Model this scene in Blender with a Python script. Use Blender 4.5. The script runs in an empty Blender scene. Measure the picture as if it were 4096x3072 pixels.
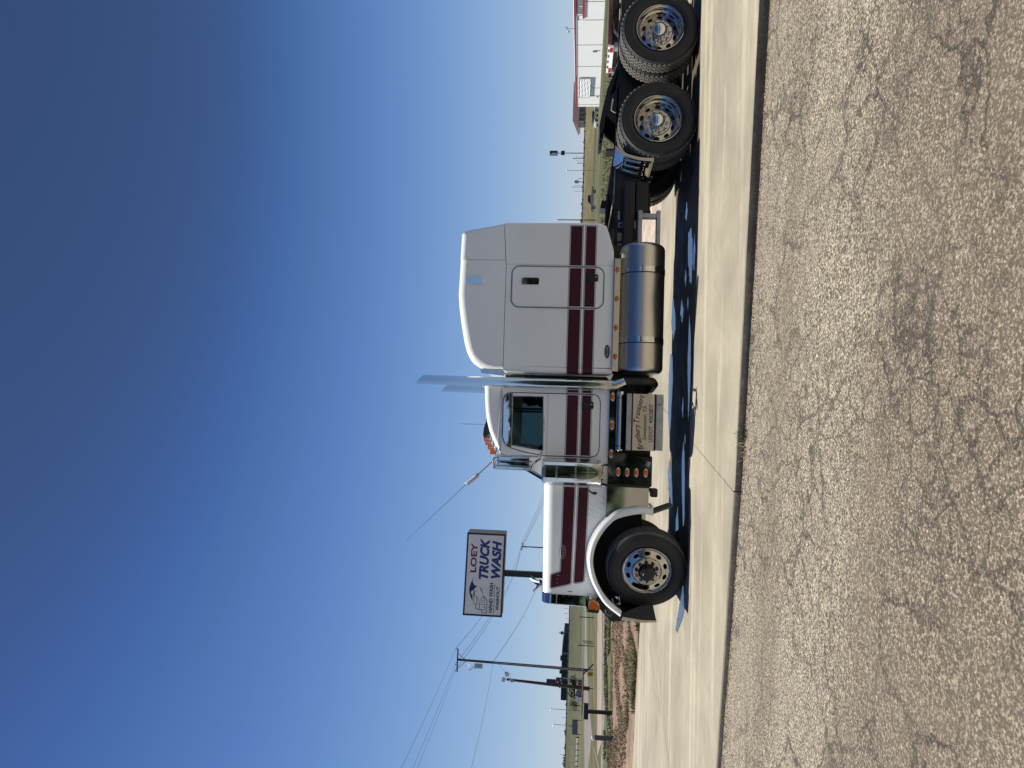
import bpy, bmesh, math, random
from mathutils import Vector, Matrix
R = math.radians
rnd = random.Random(7)

# ------------------------------------------------------------------ camera, light
sc = bpy.context.scene
COL = sc.collection
sc.render.resolution_x, sc.render.resolution_y = 1024, 768

CAM_H, PSI, PITCH, ROLL = 1.57, R(3.6), R(5.0), R(1.73)
cam = bpy.data.objects.new('camera', bpy.data.cameras.new('camera'))
COL.objects.link(cam)
_f = Vector((math.sin(PSI) * math.cos(PITCH), math.cos(PSI) * math.cos(PITCH), math.sin(PITCH)))
_r0 = Vector((math.cos(PSI), -math.sin(PSI), 0)); _u0 = _r0.cross(_f)
_r = _r0 * math.cos(ROLL) + _u0 * math.sin(ROLL)
_u = -_r0 * math.sin(ROLL) + _u0 * math.cos(ROLL)
# the phone was held upright but the file is stored on its side: world up points to image left
_m = Matrix((-_u, _r, -_f)).transposed().to_4x4()
_m.translation = Vector((0, 0, CAM_H))
cam.matrix_world = _m
cam.data.sensor_fit = 'HORIZONTAL'; cam.data.sensor_width = 36.0
cam.data.lens = 36.0 * 2950 / 4096
cam.data.clip_start = 0.05; cam.data.clip_end = 20000
sc.camera = cam

SUN_DIR = Vector((-0.377, 0.124, 1.0)).normalized()
world = bpy.data.worlds.new('World'); sc.world = world
world.use_nodes = True
wn = world.node_tree
for n in list(wn.nodes): wn.nodes.remove(n)
wo = wn.nodes.new('ShaderNodeOutputWorld'); wb = wn.nodes.new('ShaderNodeBackground'); ws = wn.nodes.new('ShaderNodeTexSky')
ws.sky_type = 'NISHITA'; ws.sun_disc = False
ws.sun_elevation = math.asin(SUN_DIR.z)
ws.sun_rotation = math.atan2(SUN_DIR.x, SUN_DIR.y)
ws.altitude = 1500; ws.air_density = 0.8; ws.dust_density = 0.3; ws.ozone_density = 6.0
wb.inputs['Strength'].default_value = 0.10
# one camera-like tone curve per channel for the whole sky: deep blue overhead, pale at the horizon
s1 = wn.nodes.new('ShaderNodeVectorMath'); s1.operation = 'SCALE'; s1.inputs['Scale'].default_value = 0.1
cv = wn.nodes.new('ShaderNodeRGBCurve')
s2 = wn.nodes.new('ShaderNodeVectorMath'); s2.operation = 'SCALE'; s2.inputs['Scale'].default_value = 5.66
for ch, pts in enumerate(([(0, .030), (.064, .037), (.11, .115), (.20, .25), (.40, .405), (1, .72)],
                          [(0, .062), (.121, .077), (.18, .185), (.28, .335), (.47, .48), (1, .72)],
                          [(0, .150), (.267, .195), (.35, .39), (.45, .56), (.66, .68), (1, .74)])):
    cc = cv.mapping.curves[ch]
    cc.points[0].location = pts[0]; cc.points[1].location = pts[-1]
    for p in pts[1:-1]: cc.points.new(*p)
cv.mapping.update()
wn.links.new(ws.outputs[0], s1.inputs[0]); wn.links.new(s1.outputs[0], cv.inputs['Color']); wn.links.new(cv.outputs[0], s2.inputs[0])
wn.links.new(s2.outputs[0], wb.inputs[0]); wn.links.new(wb.outputs[0], wo.inputs[0])

sun = bpy.data.objects.new('sun', bpy.data.lights.new('sun', 'SUN'))
COL.objects.link(sun)
sun.data.energy = 3.6; sun.data.angle = R(0.53); sun.data.color = (1.0, 0.945, 0.84)
sun.rotation_euler = SUN_DIR.to_track_quat('Z', 'Y').to_euler()
sun.location = (0, 0, 40)

vs = sc.view_settings
sc.display_settings.display_device = 'sRGB'
vs.view_transform = 'Standard'; vs.look = 'None'; vs.exposure = 0.82; vs.gamma = 1.0
vs.use_curve_mapping = False
sc.cycles.max_bounces = 8; sc.cycles.diffuse_bounces = 4; sc.cycles.glossy_bounces = 4
sc.cycles.use_denoising = True

# ------------------------------------------------------------------ materials
MATS = {}
class NT:
    def __init__(s, m):
        s.m = m; m.use_nodes = True; s.t = m.node_tree
        s.b = s.t.nodes['Principled BSDF']
        s.tc = s.t.nodes.new('ShaderNodeTexCoord')
    def n(s, kind, **kw):
        x = s.t.nodes.new(kind)
        for k, v in kw.items():
            if k in x.inputs: x.inputs[k].default_value = v
            else: setattr(x, k, v)
        return x
    def l(s, a, b): s.t.links.new(a, b)
    def noise(s, scale, detail=4, rough=.55, dist=0.0, vec=None):
        x = s.n('ShaderNodeTexNoise'); x.inputs['Scale'].default_value = scale
        x.inputs['Detail'].default_value = detail; x.inputs['Roughness'].default_value = rough
        x.inputs['Distortion'].default_value = dist
        s.l(vec if vec is not None else s.tc.outputs['Object'], x.inputs['Vector'])
        return x.outputs[0]
    def mapv(s, scale=(1, 1, 1), rot=(0, 0, 0), loc=(0, 0, 0)):
        x = s.n('ShaderNodeMapping'); x.inputs['Scale'].default_value = scale
        x.inputs['Rotation'].default_value = rot; x.inputs['Location'].default_value = loc
        s.l(s.tc.outputs['Object'], x.inputs['Vector']); return x.outputs[0]
    def ramp(s, fac, stops, interp='LINEAR'):
        x = s.n('ShaderNodeValToRGB'); e = x.color_ramp.elements; x.color_ramp.interpolation = interp
        while len(e) < len(stops): e.new(0.5)
        for i, (p, c) in enumerate(stops):
            e[i].position = p
            c = (c, c, c) if isinstance(c, (int, float)) else c
            e[i].color = (c[0], c[1], c[2], 1)
        s.l(fac, x.inputs[0]); return x.outputs[0]
    def mix(s, fac, a, b, mode='MIX'):
        x = s.n('ShaderNodeMix', data_type='RGBA'); x.blend_type = mode
        for v, sock in ((fac, x.inputs[0]), (a, x.inputs[6]), (b, x.inputs[7])):
            if hasattr(v, 'links') or hasattr(v, 'is_linked'): s.l(v, sock)
            elif isinstance(v, (int, float)): sock.default_value = v if sock.type == 'VALUE' else (v, v, v, 1)
            else: sock.default_value = (v[0], v[1], v[2], 1)
        return x.outputs[2]
    def math(s, op, a, b=0.0):
        x = s.n('ShaderNodeMath', operation=op)
        for v, sock in ((a, x.inputs[0]), (b, x.inputs[1])):
            if hasattr(v, 'is_linked'): s.l(v, sock)
            else: sock.default_value = v
        return x.outputs[0]
    def bump(s, h, strength=.3, dist=.01):
        x = s.n('ShaderNodeBump'); x.inputs['Strength'].default_value = strength; x.inputs['Distance'].default_value = dist
        s.l(h, x.inputs['Height']); s.l(x.outputs[0], s.b.inputs['Normal'])
    def col(s, c): s.l(c, s.b.inputs['Base Color'])
    def rough(s, c): s.l(c, s.b.inputs['Roughness'])

def mat(name, c, rough=.5, metal=0.0, coat=0.0, vary=.12, vs=3.0, bump=0.0, bs=60.0, spec=None, rv=.0):
    m = bpy.data.materials.new(name); MATS[name] = m
    t = NT(m)
    t.b.inputs['Metallic'].default_value = metal; t.b.inputs['Roughness'].default_value = rough
    t.b.inputs['Coat Weight'].default_value = coat; t.b.inputs['Coat Roughness'].default_value = .04
    if spec is not None: t.b.inputs['Specular IOR Level'].default_value = spec
    f = t.noise(vs, 5, .6)
    a = tuple(x * (1 - vary) for x in c); b = tuple(min(1, x * (1 + vary)) for x in c)
    t.col(t.ramp(f, [(.3, a), (.7, b)]))
    if rv: t.rough(t.ramp(t.noise(vs * 2.3, 5, .6), [(.3, max(0, rough - rv)), (.7, rough + rv)]))
    if bump: t.bump(t.noise(bs, 4, .6), bump, .004)
    return m

mat('white_paint', (.895, .91, .865), .32, 0, .6, .025, 1.2, spec=.5)
mat('maroon_paint', (.056, .006, .013), .35, 0, .12, .12, 2.0, spec=.3)
mat('pinstripe_dark', (.06, .045, .05), .35, 0, .4)
mat('pinstripe_light', (.62, .60, .60), .3, .3, .3)
mat('chrome', (.66, .66, .655), .035, 1.0, vary=.02, rv=.02)
mat('chrome_satin', (.66, .65, .63), .16, 1.0, vary=.05, rv=.05)
mat('polished_plate', (.62, .62, .60), .045, 1.0, vary=.05, vs=2, rv=.02, bump=.035, bs=3.0)
mat('black_paint', (.012, .012, .014), .38, vary=.25, vs=6, rv=.1)
mat('black_iron', (.020, .019, .018), .55, vary=.35, vs=8, rv=.12)
mat('black_plastic', (.015, .015, .016), .3, vary=.1)
mat('rubber', (.020, .020, .019), .62, vary=.25, vs=9, bump=.1, bs=150)
mat('tread_rubber', (.115, .108, .098), .85, vary=.3, vs=20, bump=.2, bs=120)
mat('amber_lens', (.58, .135, .012), .22, 0, .25, .12, 60)
mat('red_paint', (.33, .018, .022), .45, vary=.12)
mat('red_lens', (.35, .01, .01), .2)
mat('sticker', (.55, .53, .45), .5, vary=.2, vs=40)
mat('interior', (.035, .033, .032), .7)
mat('vinyl_black', (.012, .011, .012), .35)
mat('vinyl_maroon', (.13, .02, .045), .4)
mat('vinyl_blue', (.015, .045, .19), .4)
mat('sign_white', (.78, .79, .78), .35, vary=.04)
mat('sign_frame', (.012, .018, .03), .4)
mat('sign_can', (.30, .25, .18), .5)
mat('post_green', (.012, .018, .016), .5)
mat('wood_pole', (.085, .066, .055), .85, vary=.35, vs=4, bump=.3, bs=30)
mat('grey_metal', (.35, .35, .35), .45, .6)
mat('galvanised', (.42, .43, .43), .42, .7, vary=.2, vs=8)
mat('wire', (.10, .11, .12), .5)
mat('yellow_sign', (.72, .50, .03), .5)
mat('marker_grey', (.20, .21, .21), .5)
mat('post_grey', (.085, .09, .09), .5)
mat('rivet', (.90, .90, .88), .35)
mat('wheel_alu', (.50, .485, .455), .13, 1.0, vary=.06, vs=3, rv=.04)
mat('marker_pale', (.62, .62, .56), .5)
mat('white_metal', (.92, .92, .91), .45, vary=.02)
mat('roof_brown', (.060, .038, .033), .8, vary=.2, vs=2)
mat('brick_tan', (.24, .19, .16), .85)
mat('glass_dark', (.02, .025, .03), .08)
mat('pale_wall', (.66, .63, .55), .7)
mat('dark_siding', (.022, .026, .036), .7)
mat('concrete_pale', (.30, .30, .28), .8, vary=.12)
mat('flame_orange', (.85, .42, .06), .5)
mat('dark_board', (.013, .015, .018), .5)
mat('rust_wood', (.17, .105, .08), .85, vary=.4, vs=7, bump=.3, bs=25)
mat('car_silver', (.33, .34, .36), .3, .3, .5)
mat('car_dark', (.02, .022, .03), .25, 0, .5)
mat('car_white', (.75, .75, .75), .3, 0, .5)
mat('barrel_red', (.16, .03, .025), .5)
mat('orange_kerb', (.50, .16, .08), .6)
mat('bark', (.07, .055, .04), .9)
def leafmat(name, a, b, sc_=1.5):
    m = bpy.data.materials.new(name); MATS[name] = m; t = NT(m)
    t.b.inputs['Roughness'].default_value = .65
    t.col(t.ramp(t.noise(sc_, 5, .7), [(.32, a), (.68, b)])); return m
leafmat('leaf_dark', (.018, .030, .012), (.060, .085, .030))
leafmat('leaf_scrub', (.016, .021, .012), (.050, .055, .033), .6)
leafmat('leaf_far', (.030, .045, .028), (.075, .090, .050), .6)
leafmat('grass_green', (.050, .072, .022), (.150, .160, .060), 2.5)
leafmat('grass_olive', (.070, .080, .024), (.170, .165, .062), 1.2)
leafmat('grass_thatch', (.11, .070, .042), (.36, .25, .16), 4)
leafmat('grass_dry', (.22, .15, .085), (.46, .33, .20), 3)

def glassmat():
    m = bpy.data.materials.new('cab_glass'); MATS['cab_glass'] = m; t = NT(m)
    tr = t.n('ShaderNodeBsdfTransparent'); tr.inputs[0].default_value = (.44, .52, .53, 1)
    gl = t.n('ShaderNodeBsdfGlossy'); gl.inputs['Roughness'].default_value = .02
    fr = t.n('ShaderNodeFresnel'); fr.inputs['IOR'].default_value = 1.45
    mx = t.n('ShaderNodeMixShader'); t.l(fr.outputs[0], mx.inputs[0]); t.l(tr.outputs[0], mx.inputs[1]); t.l(gl.outputs[0], mx.inputs[2])
    t.l(mx.outputs[0], t.t.nodes['Material Output'].inputs['Surface'])
glassmat()

def tankmat():
    m = bpy.data.materials.new('brushed_tank'); MATS['brushed_tank'] = m; t = NT(m)
    t.b.inputs['Metallic'].default_value = 1
    v = t.mapv((70, 1.2, 1.2))
    f = t.noise(3, 6, .65, vec=v)
    t.col(t.ramp(f, [(.3, (.54, .525, .49)), (.7, (.60, .585, .55))]))
    t.rough(t.ramp(f, [(.3, .28), (.7, .38)]))
    t.bump(f, .012, .002)
tankmat()

KA = R(-9.9)     # direction of the kerb against x
def concretemat(name, a, b, wet=False):
    m = bpy.data.materials.new(name); MATS[name] = m; t = NT(m)
    v = t.mapv((.35, 9, 1), (0, 0, -KA))
    streak = t.noise(2.2, 9, .74, .25, v)
    v2 = t.mapv((.12, 2.2, 1), (0, 0, -KA - R(14)))
    sweep = t.noise(1.3, 5, .6, .6, v2)
    blotch = t.noise(.55, 5, .6, .5)
    fine = t.noise(70, 3, .6); mott = t.noise(7, 6, .7)
    c = t.ramp(streak, [(.30, a), (.70, b)])
    c = t.mix(t.ramp(blotch, [(.38, 0.0), (.64, .85)]), c, tuple(x * .76 for x in a))
    c = t.mix(t.ramp(sweep, [(.56, 0.0), (.60, .55)]), c, tuple(min(1, x * 1.12) for x in b))
    c = t.mix(t.ramp(fine, [(.25, .16), (.55, 0.0)]), c, tuple(x * .5 for x in a))
    c = t.mix(t.ramp(mott, [(.35, .28), (.60, 0.0)]), c, tuple(x * .75 for x in a))
    sp = t.noise(14, 2, .5)
    c = t.mix(t.ramp(sp, [(.74, 0.0), (.78, .55)]), c, tuple(x * .45 for x in a))
    t.col(c); t.b.inputs['Roughness'].default_value = .85
    t.bump(t.math('ADD', t.math('MULTIPLY', streak, .6), t.math('MULTIPLY', fine, .5)), .22, .006)
concretemat('pad_concrete', (.295, .264, .198), (.435, .392, .298))
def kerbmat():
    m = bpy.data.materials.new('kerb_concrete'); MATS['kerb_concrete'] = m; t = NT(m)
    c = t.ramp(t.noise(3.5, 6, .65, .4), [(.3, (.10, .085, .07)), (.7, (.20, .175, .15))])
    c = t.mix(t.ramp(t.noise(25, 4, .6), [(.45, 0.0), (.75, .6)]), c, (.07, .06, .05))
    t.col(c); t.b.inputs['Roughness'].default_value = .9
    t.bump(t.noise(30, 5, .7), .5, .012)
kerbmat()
def wet_shade_mat():  # wet tone darkened further to carry the truck's shade
    m = bpy.data.materials.new('wet_shade_concrete'); MATS['wet_shade_concrete'] = m; t = NT(m)
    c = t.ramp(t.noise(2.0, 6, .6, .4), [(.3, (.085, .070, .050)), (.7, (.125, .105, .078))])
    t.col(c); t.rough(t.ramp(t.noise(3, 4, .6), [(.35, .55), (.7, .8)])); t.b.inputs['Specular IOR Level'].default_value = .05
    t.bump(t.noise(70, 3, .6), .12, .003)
wet_shade_mat()
def watermat():
    m = bpy.data.materials.new('puddle_water'); MATS['puddle_water'] = m; t = NT(m)
    t.b.inputs['Base Color'].default_value = (.06, .06, .055, 1); t.b.inputs['Roughness'].default_value = .015
    t.b.inputs['IOR'].default_value = 1.55
    t.bump(t.noise(6, 2, .5), .02, .002)
watermat()

def roadmat():
    m = bpy.data.materials.new('chip_seal'); MATS['chip_seal'] = m; t = NT(m)
    vor = t.n('ShaderNodeTexVoronoi'); vor.inputs['Scale'].default_value = 85; vor.inputs['Randomness'].default_value = 1
    t.l(t.tc.outputs['Object'], vor.inputs['Vector'])
    cells = t.n('ShaderNodeSeparateColor'); t.l(vor.outputs['Color'], cells.inputs[0])
    stone = t.ramp(cells.outputs[0], [(.0, (.145, .125, .096)), (.25, (.262, .228, .175)), (.70, (.385, .338, .258)), (.93, (.52, .45, .335)), (1, (.76, .62, .43))])
    # worn wheel tracks run along the kerb
    sep = t.n('ShaderNodeSeparateXYZ'); t.l(t.tc.outputs['Object'], sep.inputs[0])
    d = t.math('SUBTRACT', 7.27, t.math('ADD', t.math('MULTIPLY', sep.outputs[0], .172), t.math('MULTIPLY', sep.outputs[1], .985)))
    d = t.math('ADD', d, t.math('MULTIPLY', t.math('SUBTRACT', t.noise(.75, 5, .65, .5), .5), 1.7))
    band = t.ramp(t.math('DIVIDE', d, 7.0), [(.0, .30), (.09, .22), (.165, .62), (.23, .28), (.36, .25), (.45, .72), (.60, .85), (.72, .62), (.85, .9), (1.0, .6)])
    big = t.noise(.55, 5, .65, .6)
    # dark pits where chips are lost
    pits = t.math('ADD', t.math('MULTIPLY', t.noise(64, 3, .66, .2), .84), t.math('MULTIPLY', t.noise(14, 4, .65), .16))
    dens = t.math('ADD', pits, t.math('MULTIPLY', t.math('SUBTRACT', band, .45), .055))
    c = t.mix(t.ramp(dens, [(.490, 0.0), (.545, 1.0)]), stone, t.mix(.85, stone, (.12, .11, .10), 'MULTIPLY'))
    c = t.mix(t.ramp(band, [(.30, 0.0), (.85, .46)]), c, (.135, .098, .066))
    c = t.mix(t.ramp(big, [(.36, .30), (.60, 0.0)]), c, (.20, .16, .12))
    # wandering, branching cracks
    nz = t.n('ShaderNodeTexNoise'); nz.inputs['Scale'].default_value = 2.6; nz.inputs['Detail'].default_value = 9; nz.inputs['Roughness'].default_value = .82
    t.l(t.tc.outputs['Object'], nz.inputs['Vector'])
    def cracks(scale, amp, w0, w1):
        vd = t.n('ShaderNodeVectorMath', operation='ADD'); ms = t.n('ShaderNodeVectorMath', operation='SCALE'); ms.inputs['Scale'].default_value = amp
        t.l(nz.outputs['Color'], ms.inputs[0]); t.l(t.tc.outputs['Object'], vd.inputs[0]); t.l(ms.outputs[0], vd.inputs[1])
        cr = t.n('ShaderNodeTexVoronoi', feature='DISTANCE_TO_EDGE'); cr.inputs['Scale'].default_value = scale
        t.l(vd.outputs[0], cr.inputs['Vector'])
        return t.ramp(cr.outputs['Distance'], [(w0, 1.0), (w1, 0.0)])
    m1 = t.ramp(t.noise(.7, 5, .65), [(.44, 0.0), (.58, 1.0)])
    m2 = t.ramp(t.noise(.9, 5, .65, .3, t.mapv((1, 1, 1), (0, 0, 0), (9, 4, 2))), [(.46, 0.0), (.60, 1.0)])
    lm = t.math('MAXIMUM', t.math('MULTIPLY', cracks(1.6, .50, .004, .024), m1), t.math('MULTIPLY', t.math('MULTIPLY', cracks(4.8, .30, .005, .036), .85), m2))
    c = t.mix(t.math('MULTIPLY', lm, .90), c, (.030, .026, .022))
    t.col(c); t.b.inputs['Roughness'].default_value = .82
    h = t.math('SUBTRACT', t.math('MULTIPLY', t.math('SUBTRACT', 1.0, vor.outputs['Distance']), .7), t.math('MULTIPLY', lm, 1.2))
    h = t.math('SUBTRACT', h, t.math('MULTIPLY', t.ramp(dens, [(.50, 0.0), (.57, 1.0)]), 1.0))
    t.bump(h, .6, .009)
roadmat()

def groundmat():
    """rough pasture: colour zones by distance from the pad, broken by noise"""
    m = bpy.data.materials.new('pasture'); MATS['pasture'] = m; t = NT(m)
    sep = t.n('ShaderNodeSeparateXYZ'); t.l(t.tc.outputs['Object'], sep.inputs[0])
    wob = t.math('MULTIPLY', t.math('SUBTRACT', t.noise(.05, 4, .6), .5), 70.0)
    near = t.math('MULTIPLY', t.math('SUBTRACT', t.noise(.35, 5, .6), .5), 5.0)
    y = t.math('ADD', sep.outputs[1], near)
    yf = t.math('ADD', sep.outputs[1], wob)
    vy = t.mapv((1, .16, 1)); g1 = t.ramp(t.noise(1.2, 6, .72, 0, vy), [(.30, (.040, .056, .017)), (.55, (.085, .100, .034)), (.75, (.20, .165, .085))])
    g2 = t.ramp(t.noise(.55, 8, .75, 0, vy), [(.33, (.034, .046, .014)), (.50, (.070, .080, .027)), (.68, (.14, .115, .055))])
    vy2 = t.mapv((1, .10, 1)); mown = t.ramp(t.noise(.40, 8, .75, 0, vy2), [(.34, (.052, .062, .020)), (.52, (.092, .100, .036)), (.68, (.15, .125, .058))])
    rough_ = t.ramp(t.noise(.16, 9, .78, 0, vy2), [(.34, (.032, .040, .015)), (.50, (.060, .066, .024)), (.64, (.115, .090, .045))])
    pz = t.noise(.10, 8, .72, .4, t.mapv((.5, .09, 1)))
    patch = t.ramp(pz, [(.40, (.55, .60, .50)), (.50, (1.0, 1.0, 1.0)), (.60, (1.15, .86, .78))])
    mown = t.mix(1.0, mown, patch, 'MULTIPLY'); rough_ = t.mix(1.0, rough_, patch, 'MULTIPLY'); g2 = t.mix(1.0, g2, patch, 'MULTIPLY')
    c = t.mix(t.ramp(t.math('DIVIDE', y, 100.0), [(.33, 0.0), (.40, 1.0)]), g1, g2)
    c = t.mix(t.ramp(t.math('DIVIDE', yf, 400.0), [(.22, 0.0), (.26, 1.0)]), c, mown)
    c = t.mix(t.ramp(t.math('DIVIDE', yf, 800.0), [(.27, 0.0), (.30, 1.0)]), c, rough_)
    t.col(c); t.b.inputs['Roughness'].default_value = .9
    t.bump(t.noise(3, 6, .75), .7, .12)
groundmat()
def dirtmat(name, cols, sc_=6, bump=.5, bd=.03):
    m = bpy.data.materials.new(name); MATS[name] = m; t = NT(m)
    f = t.noise(sc_, 7, .75, .3); g = t.noise(sc_ * .13, 4, .6, .4)
    n = len(cols) - 1
    f = t.math('ADD', t.math('MULTIPLY', f, .55), t.math('MULTIPLY', t.noise(sc_ * .3, 6, .72, .3, t.mapv((1, .35, 1))), .45))
    c = t.ramp(f, [(.34 + .32 * i / n, k) for i, k in enumerate(cols)])
    c = t.mix(t.ramp(g, [(.42, 0.0), (.7, .5)]), c, tuple(x * .62 for x in cols[0]))
    t.col(c); t.b.inputs['Roughness'].default_value = .92
    t.bump(f, bump, bd)
dirtmat('dead_thatch', [(.080, .052, .031), (.18, .12, .076), (.28, .19, .125), (.38, .275, .185)], 7)
dirtmat('caliche', [(.21, .165, .13), (.29, .235, .188), (.36, .30, .245)], 1.2, .2)
dirtmat('dark_gravel', [(.12, .11, .105), (.20, .185, .175), (.30, .27, .25)], 9)
dirtmat('pink_gravel', [(.20, .15, .12), (.40, .32, .26), (.56, .47, .39), (.68, .60, .52)], 24, .8, .02)
dirtmat('verge_grass', [(.03, .05, .014), (.06, .09, .025), (.12, .14, .045)], 5)
dirtmat('kerb_debris', [(.10, .075, .05), (.22, .165, .11), (.36, .28, .19)], 40, .7, .012)
def laneroad():
    m = bpy.data.materials.new('lane_surface'); MATS['lane_surface'] = m; t = NT(m)
    f = t.noise(.5, 6, .65, .3, t.mapv((1.4, .06, 1), (0, 0, R(6))))
    c = t.ramp(f, [(.32, (.10, .092, .08)), (.5, (.165, .153, .138)), (.7, (.24, .222, .20))])
    t.col(c); t.b.inputs['Roughness'].default_value = .9; t.bump(t.noise(4, 5, .7), .3, .02)
laneroad()

from mathutils import noise
# ------------------------------------------------------------------ mesh helpers
class Geo:
    def __init__(s): s.bm = bmesh.new(); s.mi = 0
    def faces_(s, fs):
        for f in fs: f.material_index = s.mi
    def face(s, pts):
        f = s.bm.faces.new([s.bm.verts.new(p) for p in pts]); f.material_index = s.mi; return f
    def box(s, x0, x1, y0, y1, z0, z1, bev=0.0, seg=2):
        c = [(x, y, z) for x in (x0, x1) for y in (y0, y1) for z in (z0, z1)]
        v = [s.bm.verts.new(p) for p in c]
        fs = [s.bm.faces.new([v[i] for i in q]) for q in ((0, 1, 3, 2), (4, 6, 7, 5), (0, 4, 5, 1), (2, 3, 7, 6), (0, 2, 6, 4), (1, 5, 7, 3))]
        s.faces_(fs)
        if bev:
            es = list({e for f in fs for e in f.edges})
            r = bmesh.ops.bevel(s.bm, geom=es, offset=bev, segments=seg, profile=.5, affect='EDGES')
            s.faces_(r['faces'])
        return s
    def obox(s, c, ex, ey, ez, bev=0.0):
        """box about centre c with half-vectors ex, ey, ez"""
        c, ex, ey, ez = Vector(c), Vector(ex), Vector(ey), Vector(ez)
        v = [s.bm.verts.new(c + ex * a + ey * b + ez * d) for a in (-1, 1) for b in (-1, 1) for d in (-1, 1)]
        fs = [s.bm.faces.new([v[i] for i in q]) for q in ((0, 1, 3, 2), (4, 6, 7, 5), (0, 4, 5, 1), (2, 3, 7, 6), (0, 2, 6, 4), (1, 5, 7, 3))]
        s.faces_(fs)
        if bev:
            r = bmesh.ops.bevel(s.bm, geom=list({e for f in fs for e in f.edges}), offset=bev, segments=2, profile=.5, affect='EDGES'); s.faces_(r['faces'])
        return s
    def prism(s, pts, y0, y1, f=None, bev=0.0):
        """polygon of (x, z) extruded from y0 to y1; f maps (a, y, b) to a point"""
        f = f or (lambda a, y, b: (a, y, b))
        A = [s.bm.verts.new(f(a, y0, b)) for a, b in pts]; B = [s.bm.verts.new(f(a, y1, b)) for a, b in pts]
        n = len(pts)
        fs = [s.bm.faces.new(A), s.bm.faces.new(B[::-1])] + [s.bm.faces.new((A[i], B[i], B[(i + 1) % n], A[(i + 1) % n])) for i in range(n)]
        s.faces_(fs)
        if bev:
            r = bmesh.ops.bevel(s.bm, geom=list(set(fs[0].edges) | set(fs[1].edges)), offset=bev, segments=2, profile=.5, affect='EDGES'); s.faces_(r['faces'])
        return s
    def loft(s, rows, close=False, cap0=False, cap1=False):
        V = [[s.bm.verts.new(p) for p in r] for r in rows]
        n = len(rows[0])
        for a, b in zip(V, V[1:]):
            for i in range(n if close else n - 1):
                j = (i + 1) % n
                try:
                    f = s.bm.faces.new((a[i], a[j], b[j], b[i])); f.material_index = s.mi
                except ValueError: pass
        if cap0: s.faces_([s.bm.faces.new(V[0][::-1])])
        if cap1: s.faces_([s.bm.faces.new(V[-1])])
        return V
    def round_prism(s, pts, ins, y0, y1, r, n=6):
        """polygon (x, z) between y0 and y1 whose side edges roll in by r; ins: inward direction per point"""
        rows = []
        ts = [i / n for i in range(n + 1)]
        prof = [(r * (1 - math.sin(t * math.pi / 2)), r * (1 - math.cos(t * math.pi / 2))) for t in ts]
        for d, o in prof: rows.append([(x + i * d, y0 + o, z + k * d) for (x, z), (i, k) in zip(pts, ins)])
        for d, o in prof[::-1]: rows.append([(x + i * d, y1 - o, z + k * d) for (x, z), (i, k) in zip(pts, ins)])
        s.loft(rows, True, True, True); return s
    def cyl(s, p, q, r, r2=None, n=20, cap=True):
        p, q = Vector(p), Vector(q); r2 = r if r2 is None else r2
        d = (q - p).normalized(); u = d.orthogonal().normalized(); w = d.cross(u)
        rows = [[c + (u * math.cos(2 * math.pi * i / n) + w * math.sin(2 * math.pi * i / n)) * rr for i in range(n)] for c, rr in ((p, r), (q, r2))]
        s.loft(rows, True, cap, cap); return s
    def tube(s, pts, r, n=8, cap=True, rs=None):
        pts = [Vector(p) for p in pts]; rows = []; u = None
        for i, p in enumerate(pts):
            d = (pts[min(i + 1, len(pts) - 1)] - pts[max(i - 1, 0)]).normalized()
            u = d.orthogonal().normalized() if u is None else (u - d * u.dot(d)).normalized()
            w = d.cross(u); rr = rs[i] if rs else r
            rows.append([p + (u * math.cos(2 * math.pi * k / n) + w * math.sin(2 * math.pi * k / n)) * rr for k in range(n)])
        s.loft(rows, True, cap, cap); return s
    def lathe(s, prof, c=(0, 0, 0), ax=(0, 1, 0), n=48, close=False):
        """prof: (radius, height along ax)"""
        c, ax = Vector(c), Vector(ax).normalized(); u = ax.orthogonal().normalized(); w = ax.cross(u)
        rows = [[c + ax * h + (u * math.cos(2 * math.pi * i / n) + w * math.sin(2 * math.pi * i / n)) * r for i in range(n)] for r, h in prof]
        if close: rows.append(rows[0])
        s.loft(rows, True); 
        if close: bmesh.ops.remove_doubles(s.bm, verts=s.bm.verts[:], dist=1e-6)
        return s
    def ball(s, c, r, sc_=(1, 1, 1), u=14, v=8):
        rr = bmesh.ops.create_uvsphere(s.bm, u_segments=u, v_segments=v, radius=r, matrix=Matrix.Translation(c) @ Matrix.Diagonal((*sc_, 1)))
        s.faces_({f for x in rr['verts'] for f in x.link_faces}); return s
    def mesh(s, name, mats, ang=38, smooth=True, doubles=False):
        if doubles: bmesh.ops.remove_doubles(s.bm, verts=s.bm.verts[:], dist=1e-5)
        bmesh.ops.recalc_face_normals(s.bm, faces=s.bm.faces[:])
        if smooth:
            for f in s.bm.faces: f.smooth = True
            a = R(ang)
            for e in s.bm.edges:
                if len(e.link_faces) == 2 and e.calc_face_angle(0) > a: e.smooth = False
        me = bpy.data.meshes.new(name); s.bm.to_mesh(me); s.bm.free()
        for m in (mats if isinstance(mats, (list, tuple)) else [mats]): me.materials.append(MATS[m])
        return me

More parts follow.
